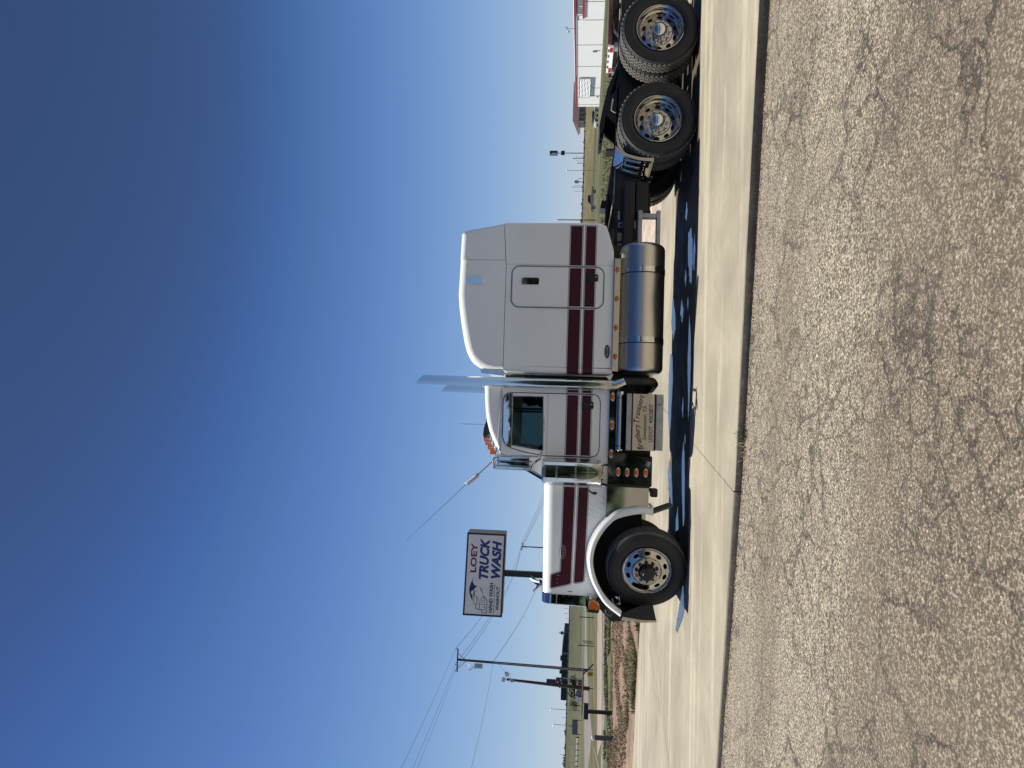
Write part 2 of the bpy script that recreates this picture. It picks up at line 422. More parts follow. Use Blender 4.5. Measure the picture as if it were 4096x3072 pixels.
def link(name, me, parent=None, loc=None, rot=None):
    o = bpy.data.objects.new(name, me); COL.objects.link(o)
    if len(me.polygons) and me.polygons[0].use_smooth:
        wn_ = o.modifiers.new('weighted_normal', 'WEIGHTED_NORMAL'); wn_.keep_sharp = True; wn_.weight = 50; wn_.mode = 'FACE_AREA'
    if parent:
        o.parent = parent
        if loc is None and parent.type == 'EMPTY':
            o.matrix_parent_inverse = Matrix.Translation(-parent.location)
    if loc is not None: o.location = loc
    if rot is not None: o.rotation_euler = rot
    return o
def part(name, g, mats, parent, ang=38, label=None, kind=None, smooth=True, doubles=False):
    o = link(name, g.mesh(name, mats, ang, smooth, doubles), parent)
    if label: o['label'] = label
    if kind: o['kind'] = kind
    return o
def tag(o, label, cat, group=None):
    o['label'] = label; o['category'] = cat
    if group: o['group'] = group
    return o
def thing(name, label, cat, loc, group=None):
    o = bpy.data.objects.new(name, None); COL.objects.link(o); o.location = loc; o.empty_display_size = .2
    return tag(o, label, cat, group)
def single(name, g, mats, label, cat, group=None, **k):
    return tag(part(name, g, mats, None, **k), label, cat, group)
def struct(name, g, mats, parent=None, **k):
    o = part(name, g, mats, parent, **k)
    if parent is None: o['kind'] = 'structure'
    return o

def text_polys(body, shear=0.0, bold=0.0, space=1.0):
    """outline font turned into a flat mesh: vertices and faces with unit size"""
    cu = bpy.data.curves.new('t', 'FONT'); cu.body = body; cu.shear = shear; cu.offset = bold; cu.space_character = space
    cu.resolution_u = 3
    ob = bpy.data.objects.new('t', cu); COL.objects.link(ob)
    bpy.context.view_layer.update()
    me = bpy.data.meshes.new_from_object(ob.evaluated_get(bpy.context.evaluated_depsgraph_get()))
    vs_ = [v.co.copy() for v in me.vertices]; fs = [tuple(p.vertices) for p in me.polygons]
    bpy.data.objects.remove(ob); bpy.data.curves.remove(cu); bpy.data.meshes.remove(me)
    return vs_, fs
def text_geo(g, body, fn, width=None, height=None, shear=0.0, bold=0.0, thick=.0015):
    """letters mapped by fn(u, v) with u over [0, width], v over [0, height]; given real thickness by fn(u, v, t)"""
    vs_, fs = text_polys(body, shear, bold)
    x0 = min(v.x for v in vs_); x1 = max(v.x for v in vs_); y0 = min(v.y for v in vs_); y1 = max(v.y for v in vs_)
    sx = width / (x1 - x0) if width else height / (y1 - y0); sy = height / (y1 - y0) if height else sx
    bv = [g.bm.verts.new(fn((v.x - x0) * sx, (v.y - y0) * sy, thick)) for v in vs_]
    for f in fs:
        try: q = g.bm.faces.new([bv[i] for i in f]); q.material_index = g.mi
        except ValueError: pass
    return (x1 - x0) * sx

def rrect(x0, x1, z0, z1, r, n=5):
    p = []
    for cx, cz, a in ((x1 - r, z1 - r, 0), (x0 + r, z1 - r, 90), (x0 + r, z0 + r, 180), (x1 - r, z0 + r, 270)):
        p += [(cx + r * math.cos(R(a + 90 * i / n)), cz + r * math.sin(R(a + 90 * i / n))) for i in range(n + 1)]
    return p
def round_poly(pts, r, n=4):
    out = []
    m = len(pts)
    for i in range(m):
        p, a, b = Vector(pts[i]), Vector(pts[i - 1]), Vector(pts[(i + 1) % m])
        rr = r[i] if isinstance(r, (list, tuple)) else r
        if rr <= 0: out.append(tuple(p)); continue
        u = (a - p); w = (b - p); d = min(rr, u.length * .45, w.length * .45)
        s_, e_ = p + u.normalized() * d, p + w.normalized() * d
        for k in range(n + 1):
            t = k / n; out.append(tuple(s_ * (1 - t) ** 2 + p * 2 * t * (1 - t) + e_ * t * t))
    return out
def offset_poly(pts, d):
    """grow a counter-clockwise or clockwise polygon outward by d"""
    n = len(pts); A = sum(pts[i][0] * pts[(i + 1) % n][1] - pts[(i + 1) % n][0] * pts[i][1] for i in range(n))
    sg = 1 if A > 0 else -1; out = []
    for i in range(n):
        p, a, b = Vector(pts[i]), Vector(pts[i - 1]), Vector(pts[(i + 1) % n])
        u, w = (p - a), (b - p)
        if u.length < 1e-7: u = w
        if w.length < 1e-7: w = u
        n1 = Vector((u.y, -u.x)).normalized() * sg; n2 = Vector((w.y, -w.x)).normalized() * sg
        k = (n1 + n2); k = k / max(.35, k.length_squared / 2) if k.length > 1e-6 else n1
        out.append(tuple(p + k * d))
    return out
def wall_with_hole(g, outer, holes, y0, y1):
    """flat (x, z) panel with openings, thickness y0..y1"""
    bm2 = bmesh.new(); es = []
    for loop in [outer] + holes:
        vv = [bm2.verts.new((x, y0, z)) for x, z in loop]
        es += [bm2.edges.new((vv[i], vv[(i + 1) % len(vv)])) for i in range(len(vv))]
    r = bmesh.ops.triangle_fill(bm2, use_beauty=True, use_dissolve=False, edges=es)
    fs = [f for f in r['geom'] if isinstance(f, bmesh.types.BMFace)]
    ex = bmesh.ops.extrude_face_region(bm2, geom=fs)
    for v in ex['geom']:
        if isinstance(v, bmesh.types.BMVert): v.co.y = y1
    for f in fs:
        if not f.is_valid: continue
    mp = {}
    bmesh.ops.recalc_face_normals(bm2, faces=bm2.faces[:])
    for v in bm2.verts: mp[v] = g.bm.verts.new(v.co)
    for f in bm2.faces:
        q = g.bm.faces.new([mp[v] for v in f.verts]); q.material_index = g.mi
    # near skin
    have = any(all(abs(v.co.y - y0) < 1e-6 for v in f.verts) for f in bm2.faces)
    if not have:
        for f in list(bm2.faces):
            if all(abs(v.co.y - y1) < 1e-6 for v in f.verts):
                g.bm.faces.new([g.bm.verts.new((v.co.x, y0, v.co.z)) for v in f.verts][::-1])
    bm2.free()

YC = 11.40                                   # centre line of the truck
def fy(y): return 2 * YC - y                 # the same place on its far side

# ------------------------------------------------------------------ the setting: road, pad, ground
def road_z(x): return -.078 - .008 * x
g = Geo()
xs = [-60, -30, -12, -6, 0, 6, 12, 30, 60]
g.loft([[(x, y, road_z(max(-12, min(12, x)))) for x in xs] for y in (-24.0, -9, -3, 0, 3, 6, 9, 12.4)])
struct('road', g, 'chip_seal')

pad = bpy.data.objects.new('concrete_pad', None); COL.objects.link(pad); pad['kind'] = 'structure'
kerb = [(-16.4, 11.15), (-10.9, 9.70), (-5.75, 8.60), (-.526, 7.469), (5.60, 6.550), (10.4, 5.87), (15.2, 5.25)]
back = [(-13.6, 19.6), (-8.4, 18.2), (-3.6, 16.75), (.85, 15.55), (8.4, 13.5), (12.4, 12.55), (16.5, 11.7)]
for i in range(6):
    k0, k1, b0, b1 = (Vector((*p, 0)) for p in (kerb[i], kerb[i + 1], back[i], back[i + 1]))
    e = (k1 - k0).normalized() * .005
    k0, k1 = k0 + e, k1 - e; b0, b1 = b0 + e, b1 - e
    g = Geo()
    n = 14
    front = [k0.lerp(k1, t / n) for t in range(n + 1)]
    rows = []
    jag = [Vector((0, rnd.uniform(-.008, .008), 0)) for _ in front]
    sl = (b0 - k0).normalized()
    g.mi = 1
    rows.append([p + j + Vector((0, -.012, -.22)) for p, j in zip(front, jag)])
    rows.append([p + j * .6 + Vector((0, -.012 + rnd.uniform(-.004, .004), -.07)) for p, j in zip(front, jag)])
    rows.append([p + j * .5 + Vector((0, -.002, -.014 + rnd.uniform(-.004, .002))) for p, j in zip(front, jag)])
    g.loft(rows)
    g.mi = 0
    top0 = rows[-1]
    g.loft([top0, [p + j * .5 + sl * .012 + Vector((0, 0, -.002)) for p, j in zip(front, jag)], [p + j * .4 + sl * .03 for p, j in zip(front, jag)],
            [b0.lerp(b1, t / n) for t in range(n + 1)], [b0.lerp(b1, t / n) + Vector((0, 0, -.2)) for t in range(n + 1)]])
    for a, b in ((k0, b0), (k1, b1)):
        g.face([a + Vector((0, 0, -.02)) if False else a, b, b + Vector((0, 0, -.2)), a + Vector((0, 0, -.2))])
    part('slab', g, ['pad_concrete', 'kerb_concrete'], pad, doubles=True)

def ground_z(y):
    if y < 45: return -.03
    if y < 285: return -.03 - .0125 * (y - 45)
    return -3.03
g = Geo()
ys = [11.2, 15, 20, 30, 40, 45, 60, 80, 100, 130, 160, 200, 240, 285, 350, 500, 800, 1500, 3000, 7000, 15000]
g.loft([[(x * max(40, y) / 40, y, ground_z(y)) for x in range(-70, 71, 10)] for y in ys])
struct('ground', g, 'pasture')
g = Geo(); g.loft([[(x, y, -.11) for x in (-400, -60, -8, 8, 60, 400)] for y in (-400, -60, -32, -23.9)])
struct('verge', g, 'verge_grass')

def strip(name, left, right, m, dz, n=4, wob=0.0):
    """ground sheet between two polylines (near edge, far edge)"""
    def fine(pl):
        out = []
        for a, b in zip(pl, pl[1:]):
            for k in range(n): out.append((a[0] + (b[0] - a[0]) * k / n + rnd.uniform(-.12, .12), a[1] + (b[1] - a[1]) * k / n + rnd.uniform(-.12, .12)))
        out.append(pl[-1]); return out
    g = Geo(); A, B = fine(left), fine(right)
    if wob: A = [(x, y + wob * (noise.noise((x * .5, y * .3, dz * 90)) + .5 * noise.noise((x * 1.7, y, 4)))) for x, y in A]; B = [(x, y + wob * (noise.noise((x * .45, y * .3, 7 + dz * 90)) + .5 * noise.noise((x * 1.6, y, 9)))) for x, y in B]
    g.loft([[(x, y, ground_z(y) + dz) for x, y in A], [((p[0] + q[0]) / 2, (p[1] + q[1]) / 2, ground_z((p[1] + q[1]) / 2) + dz) for p, q in zip(A, B)], [(x, y, ground_z(y) + dz) for x, y in B]])
    return struct(name, g, m)
strip('dirt_strip', [(-24, 22.4), (-18, 20.9), (-8.2, 18.5), (-5.2, 17.7), (-2, 18.3), (3, 20)], [(-25, 27.0), (-19, 27.0), (-9.6, 27.3), (-7.9, 29.0), (-3, 30.0), (3, 30)], 'dead_thatch', .012, 14, 1.5)
strip('gravel_verge', [(-18, 31.0), (-11.7, 32.2), (-9.0, 32.6), (-2, 36.2), (6, 37.5)], [(-19, 32.6), (-12.6, 34.2), (-10.0, 36.1), (-2, 38.6), (6, 39)], 'dark_gravel', .008, 6, .3)
strip('caliche_path', [(-13.6, 33.8), (-12.4, 34.6), (-10.0, 36.1), (-8.4, 37.2), (0, 38.6), (9, 38.4), (14, 37.7), (18.5, 36.3), (30, 31)], [(-16.2, 38.2), (-14.4, 40.0), (-11.7, 42.3), (-9.6, 43.6), (0, 43.0), (9, 41.5), (14, 39.8), (19, 38.4), (31, 34)], 'caliche', .016)
strip('lane', [(-26, 24), (-17.5, 31.5), (-15.8, 36), (-23.0, 64.5), (-25.8, 93), (-25.6, 110), (-22, 132), (-10, 160)], [(-50, 45), (-42, 58), (-38, 72), (-35.3, 81.6), (-35.6, 99), (-36.2, 125), (-35, 150), (-18, 178)], 'lane_surface', .006)
strip('gravel_lot', [(1.8, 15.2), (6, 14.0), (11, 12.8), (17, 11.6), (26, 11.4)], [(3.4, 21), (9, 27), (15, 30.5), (22, 31), (34, 30)], 'pink_gravel', .010)
strip('gutter', [(-22, 29.3), (-15.8, 31.6), (-14.0, 33.2)], [(-22, 30.1), (-15.9, 32.6), (-14.1, 33.9)], 'concrete_pale', .022)

# puddles, and wet concrete whose colour and outline also paint the truck's shade
def blob(outline, z, n=5, jit=.02):
    out = []
    for (a, b) in zip(outline, outline[1:] + outline[:1]):
        for k in range(n):
            t = k / n; out.append((a[0] + (b[0] - a[0]) * t + rnd.uniform(-jit, jit) * 2.0, a[1] + (b[1] - a[1]) * t + rnd.uniform(-jit, jit), z))
    g = Geo(); c = [sum(p[i] for p in out) / len(out) for i in range(3)]
    f = g.face(out); bmesh.ops.triangulate(g.bm, faces=[f]); return g
struct('wet_shade_patch', blob([(-2.2, 10.6), (-1.6, 10.25), (.2, 10.34), (1.2, 10.12), (3.0, 10.02), (5.0, 10.04), (6.6, 10.14), (6.6, 12.4), (4.0, 12.35), (2.2, 12.4), (1.3, 12.45), (.3, 12.4), (-.5, 12.3), (-1.6, 12.2), (-2.1, 11.4)], .003), 'wet_shade_concrete')
PUD = [
 [(1.35, 10.38), (1.0, 10.33), (.55, 10.36), (.2, 10.43), (.35, 10.48), (.75, 10.55), (1.0, 10.62), (1.45, 10.60), (1.75, 10.55)],
 [(2.05, 10.72), (1.95, 10.66), (1.8, 10.70), (1.9, 10.78)], [(.05, 10.72), (-.02, 10.68), (-.15, 10.71), (-.05, 10.77)], [(3.9, 10.6), (3.82, 10.56), (3.72, 10.6), (3.8, 10.68)],
 [(2.5, 11.0), (2.38, 10.92), (2.22, 10.96), (2.35, 11.08)], [(.6, 11.0), (.45, 10.94), (.25, 10.97), (.4, 11.07)],
 [(-.25, 10.98), (-.05, 10.86), (-.35, 10.70), (-.75, 10.64), (-1.15, 10.62), (-1.35, 10.72), (-.95, 10.86), (-.6, 10.98)],
 [(3.0, 10.55), (2.75, 10.40), (2.45, 10.36), (2.15, 10.42), (2.2, 10.58), (2.6, 10.80), (2.95, 10.82)],
 [(2.80, 10.22), (2.55, 10.14), (2.25, 10.20), (2.35, 10.27), (2.6, 10.30)],
 [(1.3, 12.3), (.9, 12.2), (.4, 12.3), (-.1, 12.45), (.4, 12.75), (1.0, 12.75), (1.4, 12.6)],
 [(2.4, 12.45), (2.0, 12.1), (1.75, 12.0), (1.6, 12.25), (1.9, 12.6)],
 [(3.55, 11.05), (3.35, 10.95), (3.2, 11.02), (3.3, 11.2)],
 [(2.1, 11.35), (1.9, 11.15), (1.72, 11.25), (1.9, 11.5)],
 [(-.4, 12.4), (-.75, 12.0), (-1.1, 11.9), (-1.0, 12.3), (-.6, 12.6)],
 [(-1.25, 11.5), (-1.05, 11.3), (-1.6, 11.1), (-1.9, 11.2), (-1.6, 11.45)],
 [(-2.25, 10.75), (-2.05, 10.62), (-2.35, 10.45), (-2.75, 10.9), (-2.9, 11.3), (-2.6, 11.1)],
]
for o in PUD: struct('puddle', blob(o, .006, 6, .016), 'puddle_water')

# loose grit and trash along the foot of the kerb
g = Geo()
for i in range(2600):
    t = rnd.random() * 11 - 5.5
    for a, b in zip(kerb, kerb[1:]):
        if a[0] <= t <= b[0]:
            yk = a[1] + (b[1] - a[1]) * (t - a[0]) / (b[0] - a[0])
    d = abs(rnd.gauss(0, .05 + .05 * (math.sin(t * 1.3) > .3))) + .004
    s_ = rnd.uniform(.004, .012)
    x, y, z = t, yk - .02 - d, road_z(t) + s_ * .35
    p = [Vector((rnd.uniform(-1, 1), rnd.uniform(-1, 1), rnd.uniform(-.6, .6))).normalized() * s_ + Vector((x, y, z)) for _ in range(4)]
    v = [g.bm.verts.new(q) for q in p]
    for tri in ((0, 1, 2), (0, 2, 3), (0, 3, 1), (1, 3, 2)): g.bm.faces.new([v[k] for k in tri])
o = part('grit', g, 'kerb_debris', None, smooth=False); o['kind'] = 'stuff'; o['label'] = 'loose grit gathered along the foot of the kerb'

def blades(g, cx, cy, cz, n, spread, h0, h1, w=.004, lean=.5):
    for _ in range(n):
        a = rnd.uniform(0, 2 * math.pi); r_ = spread * math.sqrt(rnd.random())
        x, y = cx + r_ * math.cos(a), cy + r_ * math.sin(a); h = rnd.uniform(h0, h1); b = rnd.uniform(0, 2 * math.pi); ln = h * lean * rnd.random() + r_ * .3
        dx, dy = math.cos(b) * ln, math.sin(b) * ln; px, py = -math.sin(b) * w, math.cos(b) * w
        p0, p1 = (x - px, y - py, cz), (x + px, y + py, cz)
        m0, m1 = (x + dx * .35 - px * .8, y + dy * .35 - py * .8, cz + h * .6), (x + dx * .35 + px * .8, y + dy * .35 + py * .8, cz + h * .6)
        v = [g.bm.verts.new(q) for q in (p0, p1, m1, m0)]; tp = g.bm.verts.new((x + dx, y + dy, cz + h))
        for f in ((v[0], v[1], v[2], v[3]), (v[3], v[2], tp)):
            q = g.bm.faces.new(f); q.material_index = g.mi
g = Geo(); blades(g, .015, 7.33, -.085, 46, .05, .04, .14, .003, .9); g.mi = 1; blades(g, -.12, 7.36, -.085, 50, .09, .03, .08, .003, 1.0)
single('grass_tuft', g, ['grass_green', 'grass_dry'], 'small green grass tuft growing out of the kerb joint', 'grass', smooth=False)

# weeds and dead grass beyond the pad
def field_of_blades(name, n, region, mats, h, w, lab, clump=.7, thr=-.05):
    g = Geo()
    for _ in range(n):
        x, y = region()
        if noise.noise((x * clump, y * clump * .6, 3.3)) < thr: continue
        g.mi = 0 if rnd.random() < mats[1] else 1
        blades(g, x, y, -.03, rnd.randint(3, 5), .05, h[0], h[1], w, .9)
    o = part(name, g, mats[0], None, smooth=False); o['kind'] = 'stuff'; o['label'] = lab
def reg_a():
    x = rnd.uniform(-11, -2.0); return x, 16.1 - .285 * x + abs(rnd.gauss(0, 1.0))
field_of_blades('weeds', 9000, reg_a, (['grass_green', 'grass_dry'], .66), (.03, .15), .007, 'weedy green grass along the back edge of the concrete pad', .7, .04)
def reg_b():
    x = rnd.uniform(-13, -2); return x, rnd.uniform(20, 28) + .1 * (-8 - x)
field_of_blades('dead_grass', 10000, reg_b, (['grass_green', 'grass_thatch'], .22), (.015, .085), .009, 'dead matted grass and chips on the bare strip', .9, -.25)
def reg_c():
    x = rnd.uniform(-15, -3); return x, rnd.uniform(26.5, 32.5) + .45 * (x + 10)
field_of_blades('verge_weeds', 9000, reg_c, (['grass_green', 'grass_dry'], .85), (.04, .14), .010, 'green grass beside the caliche path')
def reg_d():
    y = rnd.uniform(22, 58); return y * rnd.uniform(.05, .56), y
field_of_blades('field_weeds', 6000, reg_d, (['grass_olive', 'grass_dry'], .80), (.05, .20), .016, 'rough pasture weeds beyond the gravel')

# ------------------------------------------------------------------ the truck
T = thing('semi_truck', 'white and maroon long nose semi truck with a tall sleeper parked on the concrete pad', 'truck', (1.9, YC, 0))

# chassis
for yy in (10.97, fy(10.97)):
    s_ = 1 if yy < YC else -1
    g = Geo(); g.box(-2.2, 6.75, yy, yy + s_ * .012, .70, 1.06); g.box(-2.2, 6.75, yy + s_ * .013, yy + s_ * .09, .70, .712); g.box(-2.2, 6.75, yy + s_ * .013, yy + s_ * .09, 1.048, 1.06)
    part('frame_rail', g, 'black_paint', T)
for x in (-1.2, .9, 2.4, 3.3, 5.1, 6.6):
    g = Geo(); g.box(x, x + .1, 11.07, fy(11.07), .74, 1.02); part('cross_member', g, 'black_iron', T)
g = Geo(); g.box(-1.75, .1, 10.98, 11.82, .56, 1.0, .04); g.box(.12, 1.5, 11.12, 11.68, .50, .98, .06); g.cyl((1.5, YC, .78), (4.2, YC, .66), .06)
g.box(-.62, .55, 10.66, 12.14, .93, 1.09); g.box(-.55, .5, 10.80, 10.97, .48, .93, .02); g.box(-.74, -.30, 10.70, 10.96, .46, .93, .02)
part('engine_underside', g, 'black_iron', T)
g = Geo(); g.box(.9, 2.75, 10.72, 10.96, .95, 1.075); g.box(.9, 2.75, fy(10.96), fy(10.72), .95, 1.075); g.box(.86, 2.6, 10.97, 11.83, 1.0, 1.075)
part('sleeper_floor', g, 'black_paint', T)
# deck gear behind the sleeper: plate, air lines, small boxes
g = Geo()
g.prism([(2.62, 1.065), (4.05, 1.065), (4.05, 1.085), (2.62, 1.085)], 11.0, 11.8)
g.box(2.70, 3.1, 11.1, 11.7, 1.086, 1.16, .02)
part('deck_plate', g, 'black_paint', T)
for k in range(5):
    y = 11.1 + .1 * k; g = Geo(); pts = []
    for i in range(18):
        t = i / 17; pts.append((2.62 + 1.75 * t, y + .05 * math.sin(6 * t + k), 1.13 + .07 * math.sin(math.pi * t * 1.2 + .3 * k) + .05 * math.exp(-((t - .12) / .1) ** 2)))
    g.tube(pts, .016, 8); part('air_hose', g, 'rubber', T)
g = Geo(); g.box(3.20, 3.33, 10.955, 10.965, 1.0, 1.03); part('rail_plate', g, 'sticker', T)
g = Geo(); g.box(2.885, 3.005, 10.962, 10.968, .965, 1.030); part('rail_sticker', g, 'sticker', T, label='pale warning sticker on the frame rail')

g = Geo(); g.box(2.66, 3.05, 10.86, 10.955, 1.06, 1.15, .03); g.prism([(2.62, 1.066), (3.6, 1.066), (3.5, 1.10), (3.1, 1.165), (2.8, 1.215), (2.62, 1.20)], 11.20, 11.62, bev=.02); part('deck_cover', g, 'black_plastic', T)
g = Geo(); g.box(3.22, 3.62, 10.90, 10.958, .56, .69, .01); g.cyl((3.30, 10.88, .60), (3.30, 10.9, .60), .05, n=12); part('valve_block', g, 'black_iron', T)
g = Geo(); g.box(2.62, 3.70, 10.66, 10.95, .80, .96, .02); g.box(3.24, 3.7, 10.70, 10.95, .60, .79, .02); part('air_reservoir_guard', g, 'black_paint', T)
# drive axles, brakes, springs
for x in (4.431, 5.751):
    g = Geo(); g.cyl((x, 10.6, .545), (x, fy(10.6), .545), .085); g.ball((x, YC, .56), .25, (1, .8, 1), 18, 10); part('drive_axle', g, 'black_iron', T)
    for s_ in (0, 1):
        yy = 11.06 if not s_ else fy(11.06)
        g = Geo(); g.cyl((x - .55, yy, .60), (x - .30, yy, .63), .085); g.cyl((x - .62, yy, .595), (x - .56, yy, .60), .055); part('brake_chamber', g, 'black_iron', T)
        g = Geo(); g.lathe([(0, 0), (.10, 0), (.135, .03), (.12, .09), (.135, .15), (.10, .19), (0, .19)], (x + .42, yy, .50), (0, 0, 1), 20); part('air_spring', g, 'rubber', T)
        g = Geo(); g.tube([(x - .78, yy, .82), (x - .6, yy, .62), (x - .2, yy, .46), (x + .45, yy, .46)], .045, 6); part('trailing_arm', g, 'black_iron', T)
        g = Geo(); g.prism([(x - .93, 1.0), (x - .68, 1.0), (x - .72, .78), (x - .80, .72), (x - .88, .78)], yy - .06, yy + .02); g.cyl((x - .80, yy - .075, .80), (x - .80, yy - .06, .80), .045); part('spring_hanger', g, 'black_iron', T)

# fifth wheel
g = Geo()
top = [(4.52, 1.335), (4.66, 1.345), (4.84, 1.315), (5.25, 1.235), (5.60, 1.10), (5.55, 1.075), (5.20, 1.175), (4.86, 1.245), (4.66, 1.27), (4.56, 1.285)]
g.prism(top, 10.98, 11.34, bev=.008); g.prism(top, 11.46, 11.82, bev=.008)
g.prism([(4.52, 1.335), (4.66, 1.345), (4.84, 1.315), (4.84, 1.26), (4.66, 1.28), (4.54, 1.29)], 11.341, 11.459)
part('fifth_wheel', g, 'black_paint', T)
g = Geo()
for yy in (11.0, 11.74): g.prism([(4.68, 1.07), (5.28, 1.07), (5.10, 1.2), (4.95, 1.24), (4.82, 1.24)], yy, yy + .06)
g.box(4.45, 5.7, 11.0, 11.09, 1.065, 1.09); g.box(4.45, 5.7, 11.71, 11.80, 1.065, 1.09)
for i in range(22): g.box(4.05 + i * .03, 4.066 + i * .03, 10.985, 11.0, 1.066, 1.10)
part('fifth_wheel_mount', g, 'black_iron', T)
g = Geo(); g.tube([(5.05, 10.93, 1.15), (4.88, 10.95, 1.17), (4.84, 10.96, 1.10)], .012, 6); part('release_handle', g, 'galvanised', T)

# wheels: local frame, outer face at y = 0, axle along +y
def tyre_geo(W, Rr, ribs=False):
    g = Geo()
    prof = [(.336, .035), (.346, .010), (.372, -.004), (.395, -.0075), (.399, -.011), (.405, -.011), (.409, -.009), (.45, -.013), (.47, -.011), (.498, -.001), (.501, -.004), (.507, -.003), (.510, .004), (.530, .020)]
    g.lathe(prof, n=72)
    g.mi = 1
    tr = [(.530, .020), (Rr - .006, .034), (Rr, .048)]
    if ribs:
        k = 4
        for i in range(k):
            h = .048 + (W - .096) * (i + 1) / (k + 1)
            tr += [(Rr, h - .013), (Rr - .018, h - .010), (Rr - .018, h + .010), (Rr, h + .013)]
    else: tr[1:] = [(Rr - .020, .034)]; tr.append((Rr - .020, W - .034))
    if ribs: tr += [(Rr, W - .048), (Rr - .006, W - .034)]
    tr.append((.530, W - .020))
    g.lathe(tr, n=72)
    g.mi = 0
    g.lathe([(r, W - h) for r, h in prof[::-1]], n=72)
    if not ribs:
        g.mi = 1; N = 50
        for row in range(5):
            hc = .052 + (W - .104) * row / 4
            for i in range(N):
                a0 = 2 * math.pi * (i + (.5 if row % 2 else 0)) / N; da = 2 * math.pi / N * .40; hh = .0215 if row not in (0, 4) else .019; sk = .010 * (1 if row % 2 else -1)
                vv = []
                for r_, k in ((Rr - .022, 1.0), (Rr, .86)):
                    for s1, s2 in ((-1, -1), (1, -1), (1, 1), (-1, 1)):
                        a = a0 + s1 * da * k + s2 * .012; h = hc + s2 * hh * k + s1 * sk
                        vv.append(g.bm.verts.new((r_ * math.cos(a), h, r_ * math.sin(a))))
                for q in ((4, 5, 6, 7), (0, 1, 5, 4), (1, 2, 6, 5), (2, 3, 7, 6), (3, 0, 4, 7)):
                    f = g.bm.faces.new([vv[j] for j in q]); f.material_index = 1
    return g
def handhole_ring(g, r0, r1, d0, d1, n, rh, th, depth):
    """annulus between radii r0 < r1 at depths d0, d1 with n oval openings"""
    rm = (r0 + r1) / 2
    dep = lambda r: d0 + (d1 - d0) * (r - r0) / (r1 - r0)
    for k in range(n):
        a0 = 2 * math.pi * k / n; half = math.pi / n; m = 16
        out, inn, deep = [], [], []
        for i in range(m):
            t = 2 * math.pi * i / m + math.pi / 4; c_, s_ = math.cos(t), math.sin(t); q = max(abs(c_), abs(s_))
            a, r = a0 + half * c_ / q, rm + (r1 - r0) / 2 * s_ / q
            out.append((r * math.cos(a), dep(r), r * math.sin(a)))
            a, r = a0 + th / rm * c_, rm + rh * s_
            inn.append((r * math.cos(a), dep(r), r * math.sin(a))); deep.append((r * math.cos(a), dep(r) + depth, r * math.sin(a)))
        g.loft([out, inn, deep], True)
HOLE_A = 0.0
def drive_rim_geo():
    g = Geo()
    g.lathe([(.338, .040), (.3405, .012), (.337, .0), (.330, -.004), (.324, .0), (.318, .014), (.306, .026), (.300, .05), (.297, .085), (.286, .098), (.276, .105), (.272, .150), (.268, .172)], n=72)
    handhole_ring(g, .192, .268, .150, .172, 10, .026, .042, .03)
    g.lathe([(.192, .150), (.186, .146), (.180, .150), (.12, .150), (.105, .150)], n=60)
    return g
def steer_rim_geo():
    g = Geo()
    g.lathe([(.338, .040), (.3405, .012), (.337, .0), (.329, -.004), (.322, .002), (.314, .014), (.300, .020)], n=72)
    handhole_ring(g, .212, .300, -.004, .020, 10, .026, .042, .035)
    g.lathe([(.212, -.004), (.204, -.006), (.198, -.022), (.186, -.030), (.118, -.030), (.105, -.020)], n=60)
    return g
def nut_geo(h):
    g = Geo(); g.lathe([(.0235, 0), (.0235, -h * .35), (.019, -h * .4), (.019, -h * .85), (.014, -h), (0, -h)], n=12); return g
tyre_drive = tyre_geo(.272, .549).mesh('tyre', ['rubber', 'tread_rubber'], 40, doubles=False)
tyre_steer = tyre_geo(.285, .549, True).mesh('tyre', ['rubber', 'tread_rubber'], 40, doubles=False)
def flatten(me, zc):
    for v in me.vertices:
        if v.co.z < -zc: v.co.y += (-zc - v.co.z) * (-.6 if v.co.y < .13 else .6); v.co.z = -zc
flatten(tyre_drive, .543); flatten(tyre_steer, .543)
rim_drive = drive_rim_geo().mesh('wheel', 'wheel_alu', 30, doubles=True)
rim_steer = steer_rim_geo().mesh('wheel', 'wheel_alu', 30, doubles=True)
back_g = Geo(); back_g.lathe([(.335, .05), (.300, .06), (.296, .20), (.0, .20)], n=48); barrel = back_g.mesh('wheel_barrel', 'black_iron', 30)
nut_long = nut_geo(.060).mesh('lug_nut', 'chrome_satin', 40); nut_dark = nut_geo(.035).mesh('lug_nut', 'black_iron', 40)
g = Geo(); g.lathe([(.105, .150), (.104, .06), (.098, .045), (.085, .022), (.060, .006), (.03, -.002), (0, -.004)], n=40); hub_dome = g.mesh('hub_cap', 'chrome', 40)
g = Geo(); g.lathe([(.108, -.02), (.106, -.075), (.098, -.085), (.095, -.11), (.085, -.118), (.060, -.118), (.055, -.125), (0, -.125)], n=40); hub_dark = g.mesh('hub_cap', 'black_paint', 40)

